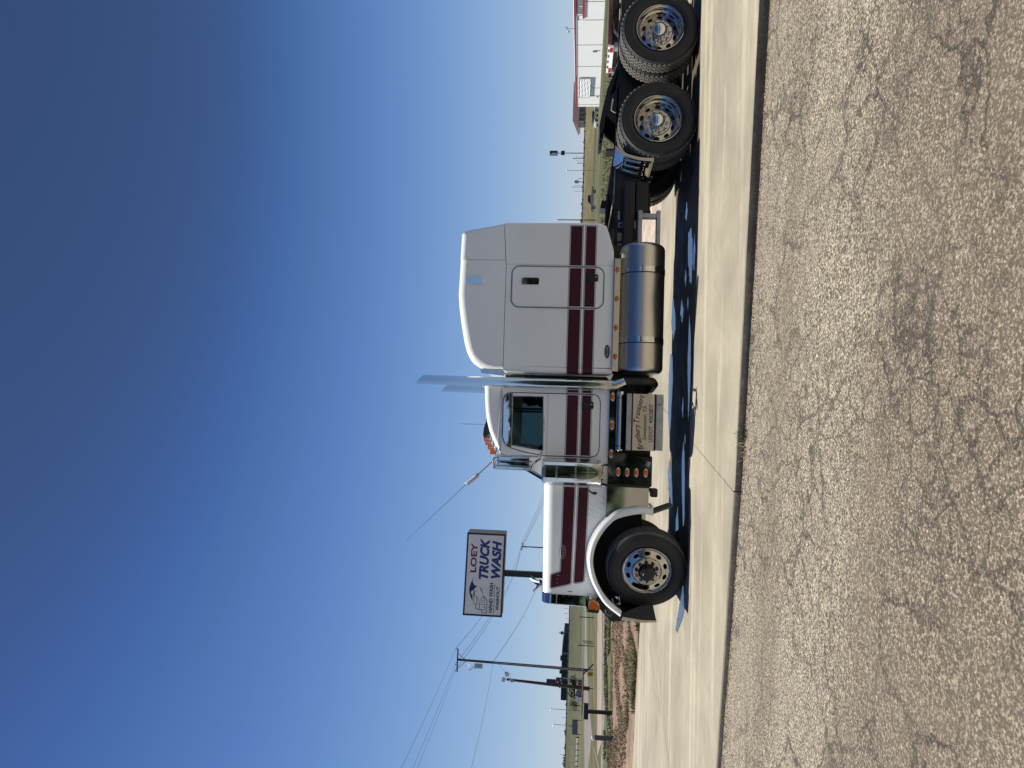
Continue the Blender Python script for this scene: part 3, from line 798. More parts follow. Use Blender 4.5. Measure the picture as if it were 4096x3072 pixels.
def wheel(x, y, rot, rim, tyres, hub, nuts, zc=.543, turn=0.0):
    """tyres: mesh + axial offsets; rot 0 faces the camera side, pi the far side"""
    w = link('wheel', rim, T); w.matrix_parent_inverse = Matrix.Translation(-T.location)
    w.location = (x, y, zc); w.rotation_euler = (0, 0, rot + turn)
    for me, off in tyres: link('tyre', me, w, (0, off, 0))
    link('barrel', barrel, w, (0, .0, 0))
    link('hub_cap', hub, w, (0, 0, 0))
    for i, (me, ang, d) in enumerate(nuts): link('lug_nut', me, w, (.143 * math.cos(ang), d, .143 * math.sin(ang)))
    return w
dn = [(nut_long, 2 * math.pi * i / 10 + .3, .150) for i in range(10)]
for x in (4.431, 5.751):
    wheel(x, 10.20, 0, rim_drive, [(tyre_drive, 0), (tyre_drive, .335)], hub_dome, dn)
    wheel(x, fy(10.20), math.pi, rim_drive, [(tyre_drive, 0), (tyre_drive, .335)], hub_dome, [])
sn = [(nut_long if (R(100) < (2 * math.pi * i / 10 + .1) < R(275)) else nut_dark, 2 * math.pi * i / 10 + .1, -.030) for i in range(10)]
STEER = R(-17)
wheel(-1.845, 10.29, 0, rim_steer, [(tyre_steer, 0)], hub_dark, sn, .545, STEER)
wheel(-1.87, fy(10.33), math.pi, rim_steer, [(tyre_steer, 0)], hub_dark, [], .545, STEER)
g = Geo(); g.cyl((-1.84, 10.6, .52), (-1.84, fy(10.6), .52), .06); g.box(-1.9, -1.78, 11.0, 11.8, .40, .50); part('steer_axle', g, 'black_iron', T)

# quarter fender ahead of the drive wheels, both sides
def qfender(y0, y1):
    cv = [(4.02, 1.125), (3.945, 1.04), (3.89, .93), (3.855, .80), (3.842, .69), (3.842, .585)]
    g = Geo(); n = .012
    g.loft([[(x, y, z) for x, z in cv] for y in (y0, y1)]); g.loft([[(x + n, y, z - .003) for x, z in cv] for y in (y0, y1)])
    q = part('quarter_fender', g, 'polished_plate', T)
    g = Geo(); g.loft([[(x + a, y0 + b, z) for x, z in cv] for a, b in ((-.004, -.012), (-.004, .02), (.04, .02), (.04, -.012), (-.004, -.012))], False); part('edge_trim', g, 'chrome_satin', q)
    for k in range(3):
        y = y0 + (y1 - y0) * (.16 + .32 * k)
        g = Geo(); g.tube([(3.905, y, .985), (3.862, y, .86), (3.838, y, .76)], .009, 6); part('brace_bar', g, 'chrome_satin', q)
        g = Geo(); g.ball((3.828, y, .70), .012, u=8, v=5); part('bolt', g, 'chrome_satin', q)
    g = Geo(); g.tube([(3.915, y0 + .05, 1.0), (3.915, y1 - .05, 1.0)], .014, 6); part('brace_bar', g, 'chrome_satin', q)
    g = Geo(); g.prism([(4.03, 1.13), (4.06, 1.13), (4.06, 1.245), (4.03, 1.25)], y0 + .1, y0 + .34); part('flap_strip', g, 'rubber', q)
qfender(10.26, 10.93); 
# the far one shows its black upper flap above the frame
cv = [(4.02, 1.125), (3.945, 1.04), (3.89, .93), (3.855, .80), (3.842, .69), (3.842, .585)]
g = Geo(); g.loft([[(x, y, z) for x, z in cv] for y in (11.87, fy(10.26))]); q = part('quarter_fender', g, 'black_paint', T)
g = Geo(); g.prism([(3.80, 1.10), (3.86, 1.095), (3.90, 1.24), (3.76, 1.27), (3.745, 1.14)], 12.2, 12.5, bev=.01); part('flap_strip', g, 'black_plastic', q)

# rack between tank and drive wheels
g = Geo(); g.box(2.60, 3.20, 10.46, 10.60, .705, .765, .006); g.box(2.60, 3.20, 10.46, 10.60, .448, .505, .006); g.box(3.10, 3.155, 10.47, 10.59, .5055, .7045)
part('step_rack', g, 'galvanised', T)
for x in (2.74, 3.06):
    g = Geo(); g.prism([(x, .765), (x + .13, .765), (x + .09, 1.02), (x + .02, 1.02)], 10.93, 10.955, bev=.003); k_ = part('rack_bracket', g, 'galvanised', T)
    for z in (.83, .985):
        g = Geo(); g.cyl((x + .055, 10.92, z), (x + .055, 10.93, z), .022, n=10); part('bolt', g, 'black_iron', k_)

# fuel tanks
def tank(yc, name='fuel_tank'):
    g = Geo(); rr = .318; L0, L1 = .862, 2.705
    prof = [(0, 0)] + [(rr - .085 + .085 * math.sin(a * math.pi / 12), .085 - .085 * math.cos(a * math.pi / 12)) for a in range(7)]
    prof[1] = (rr - .085, .004)
    full = prof + [(rr, (L1 - L0) / 2)] + [(r, (L1 - L0) - h) for r, h in prof[::-1]]
    g.lathe(full, (L0, yc, .682), (1, 0, 0), 72); t_ = part('fuel_tank', g, 'brushed_tank', T, ang=50)
    for x0, x1 in ((2.275, 2.35), (1.285, 1.36)):
        g = Geo(); g.lathe([(rr + .001, 0), (rr + .006, 0), (rr + .006, x1 - x0), (rr + .001, x1 - x0)], (x0, yc, .682), (1, 0, 0), 64); part('tank_strap', g, 'chrome_satin', t_)
        g = Geo(); g.lathe([(rr + .001, 0), (rr + .004, 0), (rr + .004, .012), (rr + .001, .012)], (x0 - .014, yc, .682), (1, 0, 0), 64); part('strap_liner', g, 'rubber', t_)
    d = Vector((0, -.42 if yc < YC else .42, .91)).normalized(); c = Vector((2.52, yc, .682)) + d * (rr - .003)
    g = Geo(); g.cyl(c, c + d * .012, .075, n=28); g.cyl(c + d * .012, c + d * .045, .050, .046, n=24); part('filler_cap', g, 'chrome_satin', t_)
    g = Geo(); g.cyl(c + d * .045, c + d * .058, .030, n=12); part('cap_grip', g, 'black_iron', t_)
tank(10.568); tank(fy(10.568))

# exhaust
def stack(yc):
    g = Geo(); n = 40; x0 = .679; r1, r2 = .0665, .0685
    rows = []
    for z, r in ((1.085, r2), (2.598, r2), (2.600, r2 + .003), (2.612, r2 + .003), (2.614, r1), (3.3, r1), (None, r1), (None, r1 - .004), (3.2, r1 - .004)):
        row = []
        for i in range(n):
            a = 2 * math.pi * i / n; x = x0 + r * math.cos(a)
            zz = z if z else 3.745 + (x0 + r1 - x) / (2 * r1) * .122
            row.append((x, yc + r * math.sin(a), zz))
        rows.append(row)
    g.loft(rows, True); s_ = part('exhaust_stack', g, 'chrome', T)
    g = Geo(); g.lathe([(.0685, 0), (.075, 0), (.076, .02), (.070, .022)], (x0, yc, 1.10), (0, 0, 1), 32); g.lathe([(.0685, 0), (.0715, 0), (.0715, .012)], (x0, yc, 1.20), (0, 0, 1), 32); part('clamp', g, 'chrome', s_)
    e = Vector((0, 1 if yc < YC else -1, 0))
    g = Geo(); g.tube([(x0, yc, 1.088), (x0 + .004, yc, 1.03), (x0 + .03, yc, .95), (x0 + .05, yc, .90)], .066, 24, rs=[.066, .068, .074, .070]); part('elbow', g, 'chrome_satin', s_)
    g = Geo(); g.tube([(x0 + .04, yc, .92), (x0 + .055, yc, .86), (x0 + .06, yc, .75), (x0 + .062, yc, .58), (x0 + .06, yc + e.y * .03, .52), (x0 + .04, yc + e.y * .15, .485), (x0, yc + e.y * .6, .485)], .063, 18)
    g.lathe([(.064, 0), (.069, 0), (.069, .05), (.064, .05)], (x0 + .062, yc, .62), (0, 0, 1), 24); g.lathe([(.064, 0), (.070, 0), (.070, .02), (.064, .02)], (x0 + .060, yc, .82), (0, 0, 1), 24)
    part('lower_pipe', g, 'black_iron', s_)
    for z in (2.55, 1.14):
        g = Geo(); g.box(.60, .64, yc - .02 if yc < YC else yc - .1, yc + .1 if yc < YC else yc + .02, z, z + .05); part('bracket', g, 'chrome', s_)
stack(10.375); stack(fy(10.375))

# sleeper: two lower panels and two roof caps with real seams between them
S0, S1 = 10.35, fy(10.35)
def sl(name, pts, ins, r=.06): 
    g = Geo(); g.round_prism(pts, ins, S0, S1, r, 7); return part(name, g, 'white_paint', T, ang=45)
sl('sleeper_front_panel', [(2.362, 1.087), (2.362, 2.617), (.838, 2.610), (.822, 2.55), (.815, 2.0), (.830, 1.10), (.845, 1.075)], [(0, .15), (0, 0), (1, 0), (1, 0), (1, 0), (1, 0), (.7, .3)], .085)
sl('sleeper_rear_panel', [(2.366, 2.619), (2.366, 1.087), (2.591, 1.100), (2.83, 1.170), (2.945, 1.215), (2.987, 1.335), (2.974, 2.655), (2.970, 2.661), (2.43, 2.625)], [(0, 0), (0, .15), (0, .3), (-.4, .4), (-.7, .3), (-1, 0), (-1, 0), (-1, 0), (0, 0)], .05)
front_cap = [(2.418, 2.632), (2.418, 3.297), (1.93, 3.308), (1.738, 3.289), (1.48, 3.247), (1.238, 3.197), (1.10, 3.155), (1.0, 3.105), (.93, 3.045), (.875, 2.96), (.850, 2.86), (.840, 2.74), (.840, 2.618), (2.36, 2.624)]
sl('roof_cap_front', front_cap, [(0, 0), (0, -1), (0, -1), (0, -1), (.15, -1), (.25, -1), (.4, -.9), (.6, -.75), (.8, -.6), (.9, -.4), (1, -.2), (1, 0), (1, 0), (0, 0)], .13)
sl('roof_cap_rear', [(2.424, 2.633), (2.968, 2.669), (2.856, 3.250), (2.80, 3.290), (2.424, 3.297)], [(0, 0), (-.6, 0), (-.8, -.6), (-.4, -1), (0, -1)], .10)
# entry door of the sleeper
def ring(name, poly, r, y, m, parent):
    g = Geo(); P = [(x, y, z) for x, z in poly]; P = P + P[:2]; g.tube(P, r, 6, False); return part(name, g, m, parent)
dpoly = rrect(1.752, 2.338, 1.232, 2.530, .11, 6)
g = Geo(); g.prism(offset_poly(dpoly, -.012), S0 - .004, S0 + .02); sd = part('sleeper_door', g, 'white_paint', T)
ring('gasket', dpoly, .0085, S0, 'grey_metal', sd); ring('gasket', offset_poly(dpoly, .006), .005, S0 - .001, 'black_plastic', sd)
g = Geo(); g.box(1.742, 1.752, S0 - .016, S0, 1.70, 2.22); part('hinge', g, 'chrome_satin', sd)
def vent(x0, x1, z0, z1, par):
    g = Geo(); wall_with_hole(g, rrect(x0, x1, z0, z1, .018), [rrect(x0 + .012, x1 - .012, z0 + .012, z1 - .012, .010)], S0 - .016, S0 + .01); v = part('vent_frame', g, 'chrome', par)
    g = Geo(); g.box(x0 + .008, x1 - .008, S0 - .010, S0 + .005, z0 + .008, z1 - .008); part('vent_cover', g, 'polished_plate', v)
vent(2.068, 2.168, 2.942, 3.195, T); vent(2.074, 2.172, 2.143, 2.387, sd)
def latch(x0, x1, z0, z1, y, par):
    g = Geo(); g.prism(rrect(x0, x1, z0, z1, .02), y - .020, y, bev=.004); h = part('door_handle', g, 'black_plastic', par)
    g = Geo(); g.prism(rrect(x0 + .030, x1 - .008, z0 + .05, z1 - .012, .010), y - .028, y - .021, bev=.003); part('pull', g, 'black_paint', h)
    g = Geo(); g.cyl((x0 + .065, y - .024, z0 + .028), (x0 + .065, y - .0205, z0 + .028), .013, n=14); part('lock', g, 'chrome_satin', h)
latch(2.132, 2.232, 1.310, 1.470, S0 - .004, sd)
# oval badge low on the sleeper
def oval(cx, cz, a, b, n=40): return [(cx + a * math.cos(2 * math.pi * i / n), cz + b * math.sin(2 * math.pi * i / n)) for i in range(n)]
def badge(cx, cz, a, b, m, y, parent, f=None, ink='pinstripe_light', rim_m='pinstripe_light'):
    g = Geo(); g.prism(oval(cx, cz, a, b), y - .006, y, f, .002); o = part('badge', g, m, parent)
    g = Geo(); F = f or (lambda x, yy, z: (x, yy, z))
    P = [F(x, y - .006, z) for x, z in oval(cx, cz, a - .003, b - .003)]; g.tube(P + P[:2], .0025, 5, False); part('badge_rim', g, rim_m, o)
    g = Geo(); text_geo(g, 'Peterbilt', lambda u, v, t: F(cx - a * .72 + u, y - .0075, cz - b * .38 + v), a * 1.44, b * .85, .35); part('badge_script', g, ink, o)
badge(1.145, 1.157, .096, .037, 'pinstripe_dark', S0, T, ink='grey_metal', rim_m='black_paint')

# the stripes carry on round the front corner of the sleeper
def corner_stripe(zt, zb):
    r_, xe = .085, .821; prev = T
    for gr, tt, m_, nm in ((.016, .0003, 'pinstripe_dark', 'stripe_outline'), (.011, .0014, 'pinstripe_light', 'stripe_line'), (0, .0026, 'maroon_paint', 'stripe_field')):
        rows = []
        for i in range(9):
            x = .932 - (.932 - xe - .004) * i / 8; d = max(0, min(r_, x - xe)); q = 1 - d / r_
            y = S0 + r_ * (1 - math.sqrt(max(0, 1 - q * q))); n_ = Vector((-q, -math.sqrt(max(0, 1 - q * q)))) * tt
            rows.append([(x + n_.x, y + n_.y, zt + gr), (x + n_.x, y + n_.y, zb - gr)])
        g = Geo(); g.loft(rows); o = part(nm, g, m_, prev); prev = o if prev is T else prev

# skirts with marker lamps
def lamp(x, y, z, par, vertical=False, name='marker_light'):
    a, b = .062, .030
    g = Geo(); g.prism(oval(x, z, a, b, 28), y - .012, y, bev=.005); o = part(name, g, 'chrome', par)
    g = Geo(); rr = bmesh.ops.create_uvsphere(g.bm, u_segments=18, v_segments=9, radius=1, matrix=Matrix.Translation((x, y - .010, z)) @ Matrix.Diagonal((.044, .022, .0305, 1))); part('lens', g, 'amber_lens', o, ang=60)
def skirt(x0, x1, z0, z1, y, xs_, zl, tilt=0.0):
    g = Geo(); g.prism([(x0, z0), (x1, z0), (x1, z1), (x0, z1)], y, y + .02, lambda a, yy, b: (a, yy - tilt * (1 - (b - z0) / (z1 - z0)), b)); s_ = part('skirt_panel', g, 'polished_plate', T)
    for x in xs_: lamp(x, y, zl, s_)
skirt(.868, 2.452, 1.004, 1.084, 10.300, (2.300, 1.888, 1.477, 1.072), 1.046)
skirt(-.60, .612, 1.026, 1.096, 10.400, (.517, .118, -.278), 1.062, .004)
g = Geo(); g.box(2.36, 2.455, 10.292, 10.2995, 1.006, 1.082); part('skirt_end', g, 'chrome_satin', T)
# bright trim down the front edge of the sleeper, and rear cab trim
g = Geo(); g.box(.792, .812, 10.42, 10.47, 1.10, 2.60, .006); g.prism([(.77, 2.60), (.86, 2.60), (.86, 2.95), (.80, 2.93)], 10.43, 10.45); part('edge_trim', g, 'chrome_satin', T)
g = Geo(); g.box(.625, .80, 10.62, fy(10.62), 1.10, 2.60); part('gap_boot', g, 'black_plastic', T)
g = Geo(); g.prism([(.80, 1.16), (.84, 1.06), (.73, 1.10)], 10.40, 10.44); part('step_bracket', g, 'white_paint', T)

# cab: hollow, with glass on both sides so that the sky shows through
C0, C1 = 10.45, fy(10.45)
WIN = [(.482, 2.463), (.482, 2.040), (-.262, 2.022), (-.205, 2.461)]
OUT = [(.614, 1.10), (.614, 2.618), (-.325, 2.618), (-.44, 2.36), (-.62, 2.02), (-.735, 1.95), (-.735, 1.10)]
for y0, y1 in ((C0, C0 + .035), (C1, C1 - .035)):
    g = Geo(); wall_with_hole(g, OUT, [WIN], y0, y1); part('cab_side', g, 'white_paint', T)
roof = [(.612, 2.622), (.612, 2.885), (.417, 2.872), (.25, 2.855), (.110, 2.831), (-.03, 2.79), (-.170, 2.725), (-.26, 2.675), (-.331, 2.622)]
g = Geo(); g.round_prism(roof, [(0, 0), (0, -1), (0, -1), (0, -1), (.1, -1), (.25, -.9), (.4, -.8), (.4, -.6), (0, 0)], C0, C1, .085, 7); part('cab_roof', g, 'white_paint', T, ang=45)
g = Geo(); g.box(.58, .612, C0 + .036, C1 - .036, 1.10, 2.618); part('cab_back', g, 'interior', T)
g = Geo(); g.box(-.73, -.52, C0 + .036, C1 - .036, 1.10, 1.94); g.prism([(-.52, 1.7), (-.30, 1.7), (-.28, 2.0), (-.40, 2.08), (-.52, 2.03)], C0 + .036, C1 - .036); g.box(-.519, .579, C0 + .036, C1 - .036, 1.10, 1.16); part('dashboard', g, 'interior', T)
for k, yy in ((0, 10.75), (1, 11.65)):
    g = Geo(); g.box(.02, .44, yy - .02, yy + .44, 1.45, 1.60, .04); g.obox((.47, yy + .2, 1.86), (.06, 0, .02), (0, .21, 0), (-.05, 0, .28), .03); g.obox((.455, yy + .2, 2.27), (.045, 0, .01), (0, .12, 0), (-.015, 0, .09), .02); part('seat', g, 'interior', T)
g = Geo(); c = Vector((-.19, 10.98, 2.03)); ax = Vector((.62, 0, .78)).normalized(); u = ax.orthogonal().normalized(); w = ax.cross(u)
P = [c + (u * math.cos(2 * math.pi * i / 28) + w * math.sin(2 * math.pi * i / 28)) * .22 for i in range(29)]
g.tube(P, .018, 8, False); g.cyl(c - ax * .25, c, .03); g.obox(c, u * .20, w * .02, ax * .008); part('steering_wheel', g, 'black_plastic', T)
for yy in (10.62, 12.05):
    g = Geo(); g.box(.30, .33, yy, yy + .006, 1.7, 2.55); part('seat_belt', g, 'interior', T)
for y in (C0 + .012, C1 - .016):
    g = Geo(); g.prism(offset_poly(WIN, .004), y, y + .004); part('window_glass', g, 'cab_glass', T)
    
# windshield: two raked panes and their chrome posts
a, b = Vector((-.345, 0, 2.60)), Vector((-.655, 0, 2.02))
for y0, y1 in ((C0 + .10, YC - .02), (YC + .02, C1 - .10)):
    g = Geo(); g.loft([[a + Vector((0, y0, 0)), a + Vector((0, y1, 0))], [b + Vector((0, y0, 0)), b + Vector((0, y1, 0))]]); part('windshield_pane', g, 'cab_glass', T)
for yy in (C0 + .02, YC - .018, C1 - .10):
    g = Geo(); g.loft([[p + Vector((dx, yy + dy, 0)) for dx, dy in ((0, 0), (-.03, 0), (-.03, .08 if abs(yy - YC) > .1 else .036), (0, .08 if abs(yy - YC) > .1 else .036))] for p in (a, b)], True, True, True); part('windshield_post', g, 'chrome', T)
# door outline, gasket, riveted belt line, chrome eyebrow above the glass
door = [(.535, 2.47), (.545, 1.342), (.535, 1.28), (.49, 1.238), (.42, 1.228), (-.20, 1.226), (-.28, 1.24), (-.325, 1.285), (-.338, 1.35), (-.342, 2.01), (-.295, 2.30), (-.250, 2.47), (-.20, 2.56), (-.10, 2.596), (.40, 2.604), (.49, 2.590), (.525, 2.54)]
door = round_poly(door, .05, 2)
D0 = C0 - .006
g = Geo(); wall_with_hole(g, offset_poly(door, -.006), [offset_poly(WIN, .002)], D0, C0 - .0005); dr = part('cab_door', g, 'white_paint', T)
ring('gasket', door, .006, C0 - .002, 'black_plastic', dr)
wf = [(.482, 2.463), (.482, 2.040), (-.262, 2.022), (-.205, 2.461)]
g = Geo(); wall_with_hole(g, offset_poly(wf, .012), [offset_poly(wf, .0)], D0 - .006, D0 + .010); part('window_frame', g, 'chrome_satin', dr)
g = Geo(); g.prism([(.528, 2.468), (-.245, 2.464), (-.205, 2.545), (-.10, 2.588), (.40, 2.597), (.485, 2.583), (.520, 2.53)], D0 - .012, D0 - .002, bev=.003); part('window_eyebrow', g, 'chrome', dr)
g = Geo()
for i in range(9): g.ball((.51 - .093 * i, D0, 1.99), .0075, u=8, v=5)
for i in range(9): g.ball((.50 - .093 * i, D0, 1.262), .004, u=6, v=4)
o = part('rivets', g, 'rivet', dr); o['kind'] = 'stuff'
g = Geo(); g.box(-.335, .53, D0 - .0015, D0, 1.962, 1.967); part('belt_seam', g, 'grey_metal', dr)
g = Geo()
pts = [(.09, 2.006)]
for i in range(38):
    t = i / 37; pts.append((-.03 + .22 * t, 2.013 + .010 * math.sin(t * 41) + .004 * math.sin(t * 17)))
for p, q in zip(pts[1:], pts[2:]):
    d = (Vector(q) - Vector(p)).normalized() * .0022; n_ = Vector((-d.y, d.x)); P, Q = Vector(p), Vector(q)
    g.face([(P.x + n_.x, D0 - .001, P.y + n_.y), (Q.x + n_.x, D0 - .001, Q.y + n_.y), (Q.x - n_.x, D0 - .001, Q.y - n_.y), (P.x - n_.x, D0 - .001, P.y - n_.y)])
part('door_script', g, 'pinstripe_dark', dr, label='tiny dark script too small to read under the window')
latch(.338, .440, 1.322, 1.480, D0, dr)
# drip rail over the door
g = Geo(); g.tube([(.60, C0 - .012, 2.625), (.1, C0 - .014, 2.645), (-.20, C0 - .014, 2.655), (-.40, C0 - .02, 2.655)], .008, 6); part('drip_rail', g, 'grey_metal', T)
g = Geo(); g.box(-.30, .12, C0 - .008, C0 - .001, 2.605, 2.640); part('rain_gutter', g, 'chrome_satin', T)
g = Geo()
for i in range(10): g.ball((.58 - .09 * i, C0 - .001, 2.63), .004, u=6, v=4)
o = part('roof_rivets', g, 'chrome_satin', T); o['kind'] = 'stuff'

# stripes: dark outline, pale line and maroon field, each a sheet on the one below
def ymap_flat(y0): return lambda x, y, z: (x, y0 + y, z)
def stripe(poly, f, par):
    g = Geo(); g.prism(offset_poly(poly, .016), -.0012, .0, f); o = part('stripe_outline', g, 'pinstripe_dark', par)
    g = Geo(); g.prism(offset_poly(poly, .011), -.0022, -.0013, f); part('stripe_line', g, 'pinstripe_light', o)
    g = Geo(); g.prism(poly, -.0034, -.0023, f); part('stripe_field', g, 'maroon_paint', o)
def band(x0, x1, zt0, zt1, zb0, zb1): return [(x0, zb0), (x1, zb1), (x1, zt1), (x0, zt0)]
for (zt, zb) in ((1.712, 1.550), (1.495, 1.358)):
    f = ymap_flat(S0 - .0001)
    stripe(band(.928, 1.730, zt, zt, zb, zb), f, T); corner_stripe(zt, zb); stripe(band(2.360, 2.925, zt, zt, zb, zb), f, T)
    stripe(band(1.772, 2.318, zt, zt, zb, zb), ymap_flat(S0 - .0042), sd)
for (zt, zb) in ((1.694, 1.541), (1.485, 1.358)):
    stripe(band(-.320, .525, zt, zt, zb, zb), ymap_flat(D0 - .0002), dr)
    stripe(band(.562, .598, zt, zt, zb, zb), ymap_flat(C0 - .0002), T); stripe(band(-.72, -.362, zt, zt, zb, zb), ymap_flat(C0 - .0002), T)

# hood
def hy(x): return 10.52 + (x + .74) / (-2.33 + .74) * .20          # side plane of the hood, narrowing to the grille
def hz(x): return 1.990 + (x + .74) / (-1.59) * -.020
def hood_row(x, zb):
    y, zt = hy(x), hz(x); rr = .15
    half = [(y, zb), (y, 1.36), (y, 1.6), (y, zt - rr)] + [(y + rr - rr * math.cos(R(a)), zt - rr + rr * math.sin(R(a))) for a in (15, 30, 45, 60, 75, 90)] + [(y + .4, zt + .012), (YC, zt + .022)]
    return [(x, yy, zz) for yy, zz in half] + [(x, fy(yy), zz) for yy, zz in half[-2::-1]]
g = Geo(); g.loft([hood_row(x, z) for x, z in ((-.745, 1.102), (-1.0, 1.102), (-1.255, 1.102), (-1.30, 1.140), (-1.383, 1.192), (-1.50, 1.25), (-1.616, 1.285), (-1.776, 1.296), (-1.957, 1.258), (-2.134, 1.172), (-2.21, 1.112), (-2.315, 1.102))], False); part('hood', g, 'white_paint', T, ang=50)
hf = lambda x, y, z: (x, hy(x) + y, z)
up = [(-.770, 1.703), (-1.40, 1.708), (-1.985, 1.714), (-2.035, 1.846), (-2.225, 1.848), (-2.150, 1.570), (-1.4, 1.560), (-.770, 1.551)]
lo = [(-.770, 1.495), (-1.4, 1.503), (-2.138, 1.522), (-2.108, 1.385), (-1.4, 1.372), (-.770, 1.364)]
hood_o = [o for o in bpy.data.objects if o.name == 'hood'][0]
stripe(round_poly(up, [0, 0, .02, .02, .02, .03, 0, 0]), hf, hood_o); stripe(round_poly(lo, [0, 0, .03, .03, 0, 0]), hf, hood_o)
g = Geo()
for i in range(15): x = -.965 - .0765 * i; g.ball((x, hy(x), 1.745 + (.012 if 0 else 0)), .0065, u=8, v=5)
for i in range(5): x = -2.04 - .055 * i; g.ball((x, hy(x) - .003, 1.762), .004, u=6, v=4)
o = part('rivets', g, 'rivet', hood_o); o['kind'] = 'stuff'
badge(-1.700, 1.690, .100, .040, 'maroon_paint', -.004, hood_o, hf, 'grey_metal', 'grey_metal')
g = Geo(); text_geo(g, '1', lambda u, v, t: (-2.268 + u, hy(-2.26) - .0015, 1.545 + v), None, .062, 0, .02); part('hood_number', g, 'vinyl_maroon', hood_o)
# louvre ribs and the hood latch low at the rear
for k in range(5):
    x0 = -.80 - .085 * k; g = Geo()
    A, B = Vector((x0, hy(x0) - .001, 1.345)), Vector((x0 - .13, hy(x0 - .13) - .001, 1.13))
    g.tube([A, A.lerp(B, .04), A.lerp(B, .5), A.lerp(B, .96), B], .014, 8, rs=[.004, .012, .013, .012, .004]); part('louvre_rib', g, 'white_paint', hood_o)
g = Geo(); g.box(-.86, -.825, hy(-.84) - .024, hy(-.84) - .001, 1.24, 1.30, .006); g.cyl((-.845, hy(-.84) - .02, 1.30), (-.80, hy(-.8) - .02, 1.355), .010, n=8); part('hood_latch', g, 'black_plastic', hood_o)
# grille shell
def shell_row(x, zb, k=0.0):
    y, zt = hy(-2.33) - .012 - k, hz(-2.33) + .006; rr = .14
    half = [(y, zb), (y, zt - rr)] + [(y + rr - rr * math.cos(R(a)), zt - rr + rr * math.sin(R(a))) for a in (15, 30, 45, 60, 75, 90)] + [(YC, zt + .014)]
    return half + [(fy(yy), zz) for yy, zz in half[-2::-1]]
sh = []
for x0, dx in ((-2.312, 0), (-2.318, -.0), (-2.440, -.0), (-2.452, .012), (-2.446, .05), (-2.40, .06)):
    r_ = shell_row(x0, 1.31)
    if dx > 0: r_ = [(yy + (YC - yy) * dx * 1.6, zz - (zz - 1.31) * dx * .9) for yy, zz in r_]
    sh.append([(x0 - .018 * (1.94 - zz) / .63 * (1 if x0 < -2.35 else 0), yy, zz) for yy, zz in r_])
g = Geo(); g.loft(sh); gs = part('grille_shell', g, 'chrome', T, ang=40)
g = Geo()
for i in range(34): y = 10.80 + 1.2 * i / 33; g.box(-2.440, -2.425, y - .006, y + .006, 1.32, 1.90)
o = part('grille_bars', g, 'chrome', gs); o['kind'] = 'stuff'
g = Geo(); g.box(-2.42, -2.40, 10.78, fy(10.78), 1.10, 1.90); part('radiator', g, 'black_iron', gs)
g = Geo(); y = hy(-2.33) - .014; g.box(-2.452, -2.318, y - .003, y, 1.755, 1.768); 
for i in range(6): g.ball((-2.33, y, 1.35 + .08 * i), .005, u=6, v=4)
part('shell_band', g, 'grey_metal', gs)
# hood ornament: a bird with raised wings and a bent neck
g = Geo(); g.tube([(-2.31, YC, 2.000), (-2.325, YC, 2.035), (-2.36, YC, 2.065), (-2.395, YC, 2.09), (-2.405, YC, 2.115), (-2.425, YC, 2.125), (-2.45, YC, 2.112)], .012, 8, rs=[.026, .03, .024, .013, .011, .015, .004])
for s_ in (-1, 1):
    g.prism([(-2.31, 2.03), (-2.345, 2.06), (-2.30, 2.12), (-2.235, 2.185), (-2.215, 2.19), (-2.245, 2.13), (-2.275, 2.06)], 0, .012, lambda x, y, z, s_=s_: (x, YC + s_ * (.012 + (z - 2.03) * .55) + y, z))
g.prism([(-2.30, 2.0), (-2.26, 2.0), (-2.235, 2.045), (-2.29, 2.035)], YC - .03, YC + .03); g.box(-2.40, -2.25, YC - .04, YC + .04, 1.985, 2.004, .004)
part('hood_ornament', g, 'chrome', T, label='chrome bird ornament with raised wings on the hood')

# fenders, with their liner, headlamps and bumper
inn = [(-1.084, .479), (-1.080, .665), (-1.150, .945), (-1.255, 1.075), (-1.383, 1.169), (-1.50, 1.228), (-1.616, 1.262), (-1.776, 1.273), (-1.957, 1.233), (-2.134, 1.148), (-2.275, 1.030), (-2.396, .867)]
outr = [(-.985, .479), (-.985, .680), (-1.050, .940), (-1.150, 1.075), (-1.285, 1.195), (-1.435, 1.283), (-1.590, 1.335), (-1.770, 1.352), (-1.985, 1.305), (-2.180, 1.205), (-2.335, 1.090), (-2.480, .890)]
def smooth(pl, k=4):
    out = []
    for i in range(len(pl) - 1):
        p0, p1, p2, p3 = (Vector(pl[max(0, min(len(pl) - 1, j))]) for j in (i - 1, i, i + 1, i + 2))
        for q in range(k):
            s_ = q / k; out.append(tuple(.5 * (2 * p1 + (p2 - p0) * s_ + (2 * p0 - 5 * p1 + 4 * p2 - p3) * s_ ** 2 + (3 * p1 - p0 - 3 * p2 + p3) * s_ ** 3)))
    out.append(pl[-1]); return out
inn, outr = smooth(inn), smooth(outr)
